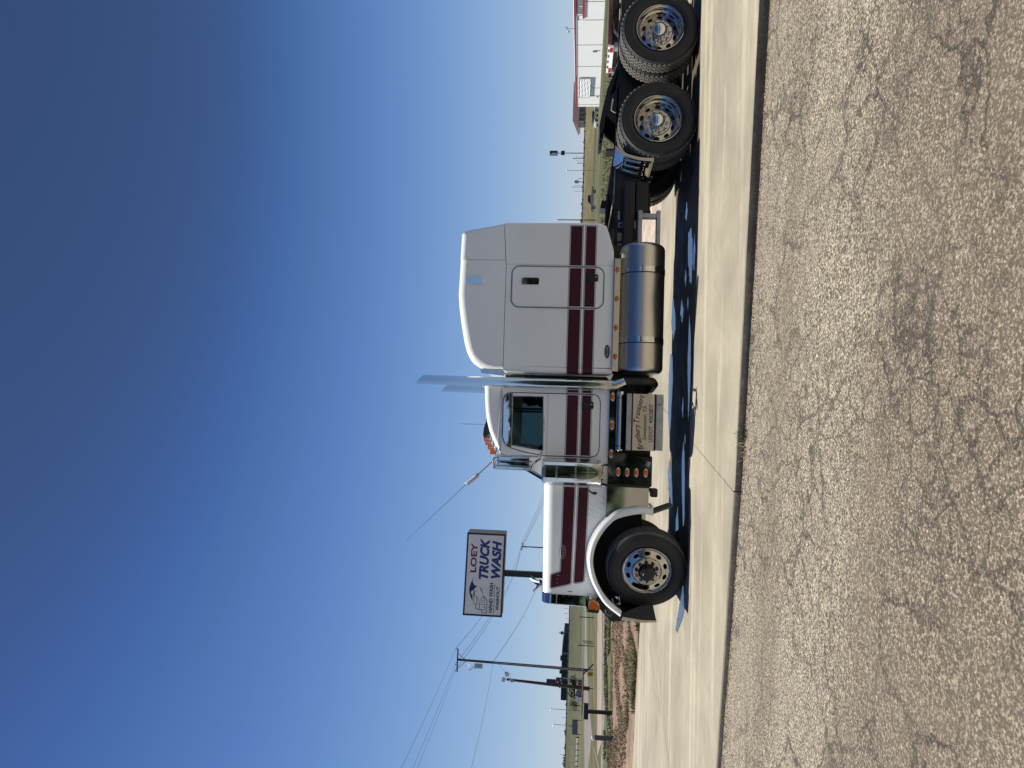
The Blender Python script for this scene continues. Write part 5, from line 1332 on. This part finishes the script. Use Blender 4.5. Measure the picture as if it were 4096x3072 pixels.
def tree(name, x, y, z, h, w, label, cat='tree', grp=None, n=700, size=.25, m='leaf_dark', trunk=True):
    t = thing(name, label, cat, (x, y, z), grp)
    g = Geo(); leaf_cloud(g, (x, y, z + h * (.58 if trunk else .5)), (w / 2, w / 2, h * (.45 if trunk else .5)), n, size); part('crown', g, m, t, smooth=False)
    g = Geo(); g.tube([(x, y, z - .3), (x + .05 * w, y, z + h * .3), (x, y, z + h * .6)], .1, 7, rs=[.035 * h, .026 * h, .012 * h])
    for k in range(4):
        a = k * 1.7; g.tube([(x, y, z + h * (.25 + .06 * k)), (x + math.cos(a) * w * .3, y + math.sin(a) * w * .3, z + h * (.55 + .07 * k))], .02, 5, rs=[.016 * h, .006 * h])
    part('trunk', g, 'bark', t); return t
tree('shade_tree', -61.8, 185, -1.8, 4.7, 5.4, 'bushy dark green tree behind the red barrels', n=1500, size=.24)
tree('shrub', -63.9, 188, -1.8, 3.0, 2.2, 'smaller green shrub left of the dark shade tree', 'shrub', None, 500, .2, trunk=False)
tree('brush', -66.7, 186, -1.85, 3.6, 3.4, 'bare grey brush behind the tall street lamp', 'shrub', None, 420, .16, trunk=True)
def lampost(x, y, z0, z1, arm, label, grp, head=.22):
    t = thing('street_lamp', label, 'street lamp', (x, y, z0), grp)
    g = Geo(); g.tube([(x, y, z0 - .2), (x, y, z1)], .07, 8, rs=[.10, .055]); part('pole', g, 'galvanised', t)
    g = Geo(); g.tube([(x, y, z1 - .03), (x + arm * .6, y, z1 + .05), (x + arm, y, z1)], .035, 6); part('arm', g, 'galvanised', t)
    g = Geo(); g.ball((x + arm * 1.1, y, z1 - .06), head, (1.2, .8, .5), 10, 6); part('lamp_head', g, 'sign_white', t)
lampost(-69.9, 191.6, -1.86, 5.62, -.4, 'street lamp standing right behind the dark mailbox', 'street lamps left of the truck')
lampost(-76.9, 200, -1.95, 5.05, -.7, 'street lamp behind the black framed marquee board', 'street lamps left of the truck')
t = thing('marquee_board', 'black framed grey changeable letter board on low legs in the field', 'sign', (-54.1, 140, -1.2))
a, b = Vector((-52.95, 140.6, 0)), Vector((-55.25, 139.6, 0)); mid = (a + b) / 2; ex = (b - a) / 2; nx = Vector((ex.y, -ex.x, 0)).normalized()
g = Geo(); g.obox(mid + Vector((0, 0, -.02)), ex, nx * .10, (0, 0, .47)); part('frame', g, 'dark_board', t)
for k in (-.52, .0 + .30):
    c = mid + ex * (-.33 if k < 0 else .5); hx = ex * (.60 if k < 0 else .42)
    g = Geo(); g.obox(c + Vector((0, 0, -.02)) + Vector((0, -.11, 0)), hx, Vector((0, .01, 0)), (0, 0, .37)); part('letter_panel', g, 'marker_grey', t)
for k in (-.95, .95):
    g = Geo(); g.obox(mid + ex * k + Vector((0, 0, -.9)), ex.normalized() * .05, nx * .05, (0, 0, .5)); part('leg', g, 'dark_board', t)
g = Geo(); g.obox(mid + ex * .1 + Vector((0, .8, .75)), ex.normalized() * .12, nx * .05, (0, 0, .35)); part('stub_post', g, 'marker_pale', t)
t = thing('rail_fence', 'low white board fence with dark posts in the far left field', 'fence', (-88, 212, -2.1))
pts = [Vector((-79.8 - 4.35 * i, 200 + 6.6 * i, 0)) for i in range(6)]
for p, q in zip(pts, pts[1:]):
    d = q - p; g = Geo(); c = (p + q) / 2; g.obox((c.x, c.y, ground_z(c.y) + .62), d * .47, (0, .04, 0), (0, 0, .17)); part('rail', g, 'marker_pale', t)
for p in pts:
    g = Geo(); g.obox((p.x, p.y, ground_z(p.y) + .4), (.1, 0, 0), (0, .1, 0), (0, 0, .55)); part('post', g, 'dark_board', t)
# far left horizon
t = thing('warehouse', 'long dark building on the far left horizon', 'building', (-168, 560, -3))
g = Geo(); g.prism([(-146.6, -3.2), (-146.6, 5.0), (-160.3, 6.35), (-194, 6.2), (-194.2, -3.2)], 550, 580); part('walls', g, 'dark_siding', t)
g = Geo(); g.box(-161.3, -159.9, 549.7, 549.95, 1.0, 6.2); part('pale_panel', g, 'brick_tan', t)
g = Geo(); g.box(-166.6, -164.0, 552, 556, 6.25, 7.4); part('roof_unit', g, 'dark_siding', t)
g = Geo(); g.box(-176.0, -174.4, 552, 556, 6.25, 7.7); part('roof_unit', g, 'dark_siding', t)
t = thing('wind_pump', 'small wind pump standing at the right end of the dark building', 'wind pump', (-132.8, 500, -3))
g = Geo(); 
for a, b in ((-.9, -.15), (.9, .15)): g.tube([(-132.8 + a, 500, -3), (-132.8 + b, 500, 6.4)], .10, 5)
part('tower', g, 'black_iron', t)
g = Geo(); g.lathe([(.2, 0), (1.15, -.05), (1.15, .05), (.2, .1)], (-132.8, 499.6, 6.2), (0, 1, 0), 12, True); g.box(-132.9, -132.7, 499.9, 500.1, 6.3, 8.2); g.box(-133.6, -132.0, 499.95, 500.05, 7.9, 8.1); part('fan', g, 'black_iron', t)
def guard(name, pts, z0, z1, label, step, m='concrete_pale'):
    t = thing(name, label, 'guardrail', (*pts[0], z0 - 4))
    g = Geo()
    for (x0, y0), (x1, y1) in zip(pts, pts[1:]): g.loft([[(x0, y0, z0), (x1, y1, z0)], [(x0, y0, z1), (x1, y1, z1)], [(x0, y0 + .4, z1), (x1, y1 + .4, z1)], [(x0, y0 + .4, z0), (x1, y1 + .4, z0)]])
    part('rail', g, m, t)
    for (x0, y0), (x1, y1) in zip(pts, pts[1:]):
        L = math.hypot(x1 - x0, y1 - y0); n = int(L / step)
        for i in range(n):
            x, y = x0 + (x1 - x0) * (i + .5) / n, y0 + (y1 - y0) * (i + .5) / n
            g = Geo(); g.box(x - .28, x + .28, y - .4, y - .1, z0 - .6, z1 + .12); part('post', g, 'dark_board', t)
    return t
def bank(name, pts, z, w, m):
    g = Geo(); g.loft([[(x, y - w, ground_z(y) - .05) for x, y in pts], [(x, y - w * .25, z - .25) for x, y in pts], [(x, y, z) for x, y in pts], [(x, y + 14, z) for x, y in pts], [(x, y + 40, ground_z(y) - .1) for x, y in pts]]); return struct(name, g, m)
dirtmat('bank_grass', [(.075, .068, .028), (.13, .115, .050), (.19, .16, .08)], .25)
dirtmat('bank_grass_green', [(.035, .042, .017), (.06, .068, .026), (.095, .092, .040)], .2)
bank('highway_bank', [(40, 352), (120, 352), (300, 356), (700, 362)], .95, 22, 'bank_grass')
guard('guardrail', [(60, 352.3), (140, 352.3), (240, 354)], 1.05, 1.55, 'grey highway guardrail across the right horizon beyond the field', 4.2)
bank('far_highway_bank', [(-700, 452), (-300, 452), (-100, 452), (40, 452)], 1.25, 26, 'bank_grass_green')
guard('guardrail', [(-290, 452.3), (-200, 452.3), (-98, 452.3)], 1.35, 1.95, 'pale highway barrier across the left horizon behind the field', 6.0)
# brush along the horizon
k = 0
for x, y, w, h, lab in ((249.9, 600, 12, 4.5, 'wide dark bush on the right horizon beside the house'), (241.0, 600, 9, 4.2, 'round dark bush left of the house on the right horizon'), (205.5, 610, 6, 4.4, 'small bush on the horizon right of the pickup'), (191.5, 610, 7, 4.6, 'bush on the horizon above the pickup bed'),
                     (181.5, 605, 8, 4.8, 'bush on the horizon above the pickup cab'), (174.0, 605, 10, 5.2, 'bush on the horizon next to the sleeper'), (228.0, 640, 6, 4.0, 'low bush on the horizon near the tall blue sign'),
                     (-213.5, 600, 7, 5.2, 'bush on the horizon left of the dark building'), (-235, 600, 15, 5.4, 'wide bush on the left horizon above the marquee board'), (-246, 600, 9, 5.0, 'bush on the left horizon above the white fence'), (-259, 600, 12, 7.0, 'tallest dark tree on the far left horizon'),
                     (-153, 470, 4, 4.4, 'scrubby bush just right of the wind pump'), (-272, 600, 12, 5.5, 'dark tree at the very left end of the horizon')):
    tree('bush', x, y, ground_z(y) + 1.0, h, w, lab, 'bush', 'bushes along the horizon', 260, .55, 'leaf_far', trunk=False)
def farlamp(x, y, z1, arm, lab, r=.13, mast=0):
    t = thing('highway_lamp', lab, 'street lamp', (x, y, -3), 'small lamps and poles along the highway')
    g = Geo(); g.tube([(x, y, -3), (x, y, z1)], r, 6); part('pole', g, 'grey_metal', t)
    g = Geo(); g.tube([(x - (arm if mast else 0), y, z1 - .1), (x + arm, y, z1 - .1)], r * .8, 5); part('arm', g, 'grey_metal', t)
for a in ((236.1, 700, 11.1, 1.2, 'tallest thin lamp above the pickup on the right horizon', .2, 1), (237.6, 700, 8.9, -1.0, 'short lamp beside the tallest one above the pickup'), (231.9, 700, 8.9, 2.2, 'lamp over the pickup cab on the right horizon'), (265.6, 700, 8.5, 2.0, 'lamp right of the tall blue sign on the horizon'),
          (244.5, 700, 5.4, 1.4, 'low lamp right of the yellow sign on the horizon', .2, 1), (264.4, 700, 11.4, .6, 'thick pole below the tall blue sign', .35, 1), (261.6, 700, 7.8, 1.4, 'lamp left of the thick pole below the blue sign'), (259.6, 700, 7.2, .5, 'short pole farthest left below the blue sign', .3, 1),
          (-105.3, 450, 5.2, .7, 'thin pole right at the grille on the left horizon', .1), (-108.1, 450, 4.5, .6, 'short double pole left of the grille on the horizon', .12, 1), (-111.2, 450, 4.1, .3, 'shortest pole on the horizon left of the grille', .08), (-168.7, 450, 4.4, .5, 'thin pole left of the street lamp on the horizon', .08), (-190.2, 450, 4.8, .7, 'small pole on the far left horizon near the tallest tree', .09)): farlamp(*a)

# ------------------------------------------------------------------ far right
t = thing('tall_sign', 'tall blue and white roadside sign on a single mast beyond the highway', 'sign', (212, 550, -3))
g = Geo(); g.tube([(212, 550.5, -3), (212, 550.5, 22)], .38, 8, rs=[.45, .3]); part('mast', g, 'grey_metal', t)
g = Geo(); g.box(210.0, 213.7, 550, 550.6, 21.2, 27.2); p_ = part('upper_panel', g, 'sign_frame', t)
g = Geo(); g.prism([(210.2, 21.5), (211.6, 21.5), (212.1, 24.5), (211.4, 26.0), (210.2, 26.8)], 549.9, 549.98); part('panel_print', g, 'sign_white', p_)
g = Geo(); g.box(210.4, 213.7, 550, 550.6, 15.8, 18.6); part('lower_panel', g, 'dark_board', t)
t = thing('oval_sign', 'orange and yellow sign on a short mast at the right horizon', 'sign', (172.5, 500, -3))
g = Geo(); g.tube([(172.5, 500.4, -3), (172.5, 500.4, 4.5)], .25, 6); part('mast', g, 'grey_metal', t)
g = Geo(); g.prism(oval(172.4, 5.65, 1.15, 1.7, 24), 500, 500.3); o = part('panel', g, 'flame_orange', t)
g = Geo(); g.prism(oval(172.4, 5.5, .5, .8, 16), 499.9, 499.98); part('panel_print', g, 'sign_white', o)
lampost(67.6, 187.5, -1.82, 5.75, 0.0, 'single lamp with a round bright head in the right hand field', None, .30)
t, wS = upole(44.27, 152.0, -1.38, 6.5, R(75), 'utility pole standing just behind the back edge of the sleeper', .12, .09, .5, 0.0)
wire((44.3, 151.8, 6.45), (75, 340, 7.5), 1.0, 'thin cable running right from the pole behind the sleeper', None, r=.02)

# pickup in the field
def car(name, label, x, y, z, rot, pick, body_m, roof_m=None):
    t = thing(name, label, 'pickup truck' if pick else 'car', (x, y, z))
    c, s_ = math.cos(rot), math.sin(rot)
    def F(a, b, h): return (x + a * c - b * s_, y + a * s_ + b * c, z + h)
    L = 2.8 if pick else 2.2
    bd = [(-L, .55), (-L, 1.0), (-L + .25, 1.12), (-1.15 * L / 2.8, 1.18), (L, 1.16), (L + .02, .55)] if pick else [(-L, .4), (-L, .8), (-1.2, .95), (L, .95), (L, .4)]
    g = Geo(); g.prism(bd, -.95, .95, lambda a, yy, b: F(a, yy, b), .05); b_ = part('body', g, body_m, t)
    cb = [(-1.2, 1.18), (-.55, 1.82), (.75, 1.86), (1.0, 1.18)] if pick else [(-1.2, .95), (-.6, 1.42), (.9, 1.44), (1.6, .95)]
    g = Geo(); g.prism(cb, -.82, .82, lambda a, yy, b: F(a, yy, b), .05); k_ = part('cabin', g, roof_m or body_m, t)
    gl = [(a * .86 - .02, h0 + (b - h0) * .84 + .04) for (a, b), h0 in zip(cb, [cb[0][1]] * 4)]
    g = Geo(); g.prism(gl, -.835, .835, lambda a, yy, b: F(a, yy, b)); part('side_windows', g, 'glass_dark', k_)
    ws_ = [F(cb[0][0] + .02, -.7, cb[0][1] + .05), F(cb[0][0] + .02, .7, cb[0][1] + .05), F(cb[1][0] - .06, .65, cb[1][1] - .06), F(cb[1][0] - .06, -.65, cb[1][1] - .06)]
    g = Geo(); g.face([(p[0] - .06 * c, p[1] - .06 * s_, p[2] + .03) for p in ws_]); part('windscreen', g, 'glass_dark', k_)
    for a in (-L * .66, L * .62):
        for b in (-.86, .86):
            g = Geo(); p, q = F(a, b - .12, .38), F(a, b + .12, .38); g.cyl(p, q, .38, n=18); w_ = part('wheel', g, 'rubber', t)
            g = Geo(); sg = -1 if b < 0 else 1; g.cyl(F(a, b + sg * .121, .38), F(a, b + sg * .13, .38), .20, n=12); part('rim', g, 'galvanised', w_)
    for b in (-.7, .7):
        g = Geo(); g.obox(F(-L - .01, b, .88), (.02 * c, .02 * s_, 0), (-.14 * s_, .14 * c, 0), (0, 0, .08)); part('headlight', g, 'sign_white', t)
        g = Geo(); g.obox(F(-1.05, b * 1.5, 1.28), (.05 * c, .05 * s_, 0), (-.09 * s_, .09 * c, 0), (0, 0, .09)); part('mirror', g, 'car_dark', t)
car('pickup_truck', 'silver pickup with a dark cab parked in the mown field', 53.2, 166, -1.55, R(-17), True, 'car_silver', 'car_dark')
car('parked_car', 'white car half hidden behind the corner of the white metal building', 72.3, 166, -1.55, R(18), False, 'car_white', 'car_dark')

# house beyond the highway
t = thing('house', 'brown roofed house beyond the highway behind the white metal building', 'house', (176, 385, -3))
g = Geo(); g.box(165.0, 192, 380, 392, -3.2, 4.45); part('walls', g, 'brick_tan', t)
g = Geo(); g.box(160.9, 164.9, 382, 390, -3.2, 4.3); part('side_wing', g, 'pale_wall', t)
g = Geo(); ev = [(160.6, 379.4), (192.6, 379.4), (192.6, 392.6), (160.6, 392.6)]; rg = [(166.4, 386), (187, 386)]
E_ = [g.bm.verts.new((x, y, 4.46)) for x, y in ev]; Rg = [g.bm.verts.new((x, y, 7.9)) for x, y in rg]
for q in ((E_[0], E_[1], Rg[1], Rg[0]), (E_[1], E_[2], Rg[1]), (E_[2], E_[3], Rg[0], Rg[1]), (E_[3], E_[0], Rg[0]), (E_[3], E_[2], E_[1], E_[0])): g.bm.faces.new(q)
part('roof', g, 'roof_brown', t, smooth=False)
for x in (166.2, 168.6, 171.5):
    g = Geo(); g.box(x, x + 1.5, 379.9, 379.98, 1.8, 3.9); w_ = part('window', g, 'glass_dark', t)
    g = Geo(); g.box(x - .12, x, 379.85, 379.9, 1.7, 4.0); g.box(x + 1.5, x + 1.62, 379.85, 379.9, 1.7, 4.0); part('window_frame', g, 'pale_wall', w_)
g = Geo(); g.cyl((163.2, 379.7, -3), (163.2, 379.7, 4.4), .35, n=10); part('porch_column', g, 'pale_wall', t)

# white metal building
Bc, Bn = Vector((65.1, 144.4, 0)), Vector((52.3, 66.5, 0)); bd_ = (Bn - Bc).normalized(); bnrm = Vector((bd_.y, -bd_.x, 0))
if bnrm.x > 0: bnrm = -bnrm
blen = (Bn - Bc).length
t = thing('metal_building', 'white ribbed metal building with red trim along its eave', 'building', (65, 144, -1.3))
def BF(s, d, z): p = Bc + bd_ * s - bnrm * d; return (p.x, p.y, z)       # s along the wall from the far corner, d into the building
def bbox(g, s0, s1, d0, d1, z0, z1):
    v = [g.bm.verts.new(BF(s, d, z)) for s in (s0, s1) for d in (d0, d1) for z in (z0, z1)]
    for q in ((0, 1, 3, 2), (4, 6, 7, 5), (0, 4, 5, 1), (2, 3, 7, 6), (0, 2, 6, 4), (1, 5, 7, 3)): g.bm.faces.new([v[i] for i in q])
g = Geo(); bbox(g, .05, blen, .06, 24, -1.6, 3.1); part('shell', g, 'white_metal', t)
seams = [0, 1.6, 12.6, 24.6, 34.6, 44.4, 50.6, 58, 68, blen]
for a, b in zip(seams, seams[1:]):
    g = Geo(); n = max(2, int((b - a) / .30)); rows = []
    top = 1.95 if a >= 46.0 - 2 and b > 46.5 and a > 44 else 3.08
    if a > 44: top = 1.95
    pr = []
    for i in range(n):
        s0 = a + .06 + (b - a - .12) * i / n; w = (b - a - .12) / n
        pr += [(s0, 0), (s0 + w * .55, 0), (s0 + w * .68, -.03), (s0 + w * .87, -.03)]
    pr.append((b - .06, 0))
    g.loft([[BF(s, d, -1.6) for s, d in pr], [BF(s, d, top) for s, d in pr], [BF(s, .055, top) for s, d in pr]]); part('wall_panel', g, 'white_metal', t, smooth=False)
for s in seams[1:-1]:
    g = Geo(); bbox(g, s - .04, s + .04, -.06, -.002, -1.6, 1.95 if s > 44 else 3.05); part('downspout', g, 'grey_metal', t)
g = Geo(); bbox(g, -.25, blen, -.11, .05, 3.16, 3.44); part('eave_trim', g, 'red_paint', t)
g = Geo(); g.loft([[BF(-.2, -.13, 3.47), BF(blen, -.13, 3.47)], [BF(-.2, 12, 4.1), BF(blen, 12, 4.1)], [BF(-.2, 24.3, 3.4), BF(blen, 24.3, 3.4)]]); part('roof', g, 'white_metal', t)
g = Geo(); bbox(g, 45.2, blen, -.16, -.07, 1.96, 2.26); part('canopy_trim', g, 'red_paint', t)
g = Geo(); bbox(g, 45.9, blen, -.02, .05, 2.28, 3.08); part('window_band', g, 'marker_grey', t)
g = Geo(); bbox(g, 46.2, 46.5, -.05, -.03, 2.3, 3.0); bbox(g, 49.0, 49.2, -.05, -.03, 2.3, 2.7); part('mullion', g, 'white_metal', t)
# louvred awning on the wall
L0, L1, Z0, Z1 = 7.5, 18.9, .72, 2.78
g = Geo(); bbox(g, L0, L1, -.34, -.10, Z1 - .06, Z1); bbox(g, L0, L0 + .06, -.34, -.10, Z0, Z1 - .07); bbox(g, L1 - .06, L1, -.34, -.10, Z0, Z1 - .07); bbox(g, L0, L1, -.34, -.10, Z0 - .06, Z0 - .001); lv = part('louvre_frame', g, 'galvanised', t)
g = Geo(); bbox(g, L0 + .07, L1 - .07, -.16, -.101, Z0, Z1 - .08); part('louvre_shade_back', g, 'marker_grey', lv)  # grey sheet added behind the slats, painting the shade in their gaps
for i in range(7):
    z = Z0 + .03 + (Z1 - Z0 - .12) * i / 7; g = Geo(); n = 24; h = (Z1 - Z0 - .12) / 7 * .74
    top = [(L0 + .1 + (L1 - L0 - .2) * k / n, z + h + .035 * math.sin(k * .9 + i)) for k in range(n + 1)]; bot = [(s, zz - h) for s, zz in top]
    g.loft([[BF(s, -.34, zz) for s, zz in bot], [BF(s, -.28, zz) for s, zz in top]]); part('louvre_slat', g, 'white_metal', lv)
g = Geo(); bbox(g, L0 + .1, L0 + .25, -.12, -.06, -1.3, Z0 - .07); bbox(g, L0 - .3, L0 + .3, -.25, -.06, -.9, -.6); part('conduit', g, 'grey_metal', t)
g = Geo(); bbox(g, 31.8, 32.2, -.2, -.06, -.1, .6); part('meter_box', g, 'marker_grey', t)
g = Geo(); g.tube([BF(41.5, -.1, 3.5), BF(41.5, -.1, 4.6)], .05, 6); 
g.ball(BF(41.3, -.4, 4.25), .20, (1, 1, .9), 10, 6); g.ball(BF(42.1, -.2, 4.5), .14, (1, 1, 1.4), 8, 5); part('roof_light', g, 'galvanised', t)

# flatbed trailer behind the drive wheels
t = thing('flatbed_trailer', 'old flatbed trailer with a rusty deck edge and striped end bar behind the drive wheels', 'trailer', (12.5, 19, 0))
g = Geo(); g.box(9.80, 16.2, 18.05, 19.9, .78, .955); part('frame', g, 'black_iron', t)
for i in range(7):
    g = Geo(); g.box(9.72, 16.2, 18.02 + .27 * i, 18.02 + .27 * i + .262, .958, 1.0 + rnd.uniform(0, .006)); part('deck_board', g, 'rust_wood', t)
g = Geo(); g.box(9.72, 16.2, 17.985, 18.015, .945, 1.045); part('deck_edge', g, 'rust_wood', t)
g = Geo(); g.tube([(9.80, 18.0, .62), (9.85, 18.0, .80), (10.0, 18.0, .91), (10.25, 18.0, .93), (10.5, 18.0, .90), (10.66, 18.0, .78), (10.7, 18.0, .6)], .02, 6); g.loft([[(x, y, z) for x, z in ((9.80, .62), (9.85, .80), (10.0, .91), (10.25, .93), (10.5, .90), (10.66, .78), (10.7, .6))] for y in (17.78, 18.02)]); part('wheel_arch', g, 'black_iron', t)
for yy in (17.79, 19.92):
    for xx in (10.25, 11.1):
        g = Geo(); g.lathe([(.20, .0), (.36, -.01), (.385, .03), (.385, .17), (.36, .21), (.2, .2), (.2, 0)], (xx, yy, .385), (0, 1, 0), 28); w_ = part('wheel', g, 'rubber', t)
        g = Geo(); g.lathe([(0, .05), (.12, .05), (.2, .01)], (xx, yy, .385), (0, 1, 0), 20); part('rim', g, 'galvanised', w_)
g = Geo(); g.box(9.655, 9.70, 18.0, 19.35, .895, 1.035); eb = part('end_bar', g, 'white_metal', t)
for y0 in (18.03, 19.08):
    g = Geo(); g.box(9.648, 9.654, y0, y0 + .24, .91, .985); part('reflector', g, 'red_paint', eb)
for i in range(4):
    g = Geo(); g.box(9.648, 9.654, 18.12 + .28 * i, 18.26 + .28 * i, 1.000, 1.028); part('slot', g, 'dark_board', eb)
g = Geo(); g.box(9.66, 9.80, 18.05, 18.25, .72, .88); g.box(9.66, 9.80, 19.3, 19.5, .72, .88); part('end_bracket', g, 'galvanised', t)
g = Geo(); g.box(9.64, 9.70, 18.2, 19.2, .62, .68); part('light_strip', g, 'red_paint', t)
# weeds and a cable on the gravel under the trailer
g = Geo()
for _ in range(8): blades(g, 15.2 + rnd.uniform(-.5, .5), 27.0 + rnd.uniform(-.5, .5), 0, 22, .16, .12, .42, .012, .8)
single('weed_clump', g, 'grass_green', 'green weed clump on the gravel seen under the trailer', 'weed', smooth=False)
# scrub behind the photographer, seen only in the chrome
g = Geo()
for i in range(34): leaf_cloud(g, (-66 + 4 * i + rnd.uniform(-1, 1), -34 + rnd.uniform(-2, 2), 3.3 + rnd.uniform(-.4, .5)), (4.0, 3, 4.2), 700, .7, lobes=16)
o = part('scrub', g, 'leaf_scrub', None, smooth=False); o['kind'] = 'stuff'; o['label'] = 'line of dark scrub across the road, mirrored in the polished panels'

# unused building blocks leave no trace
for o in list(bpy.data.objects):
    if o.type == 'MESH' and len(o.data.vertices) == 0: bpy.data.objects.remove(o)
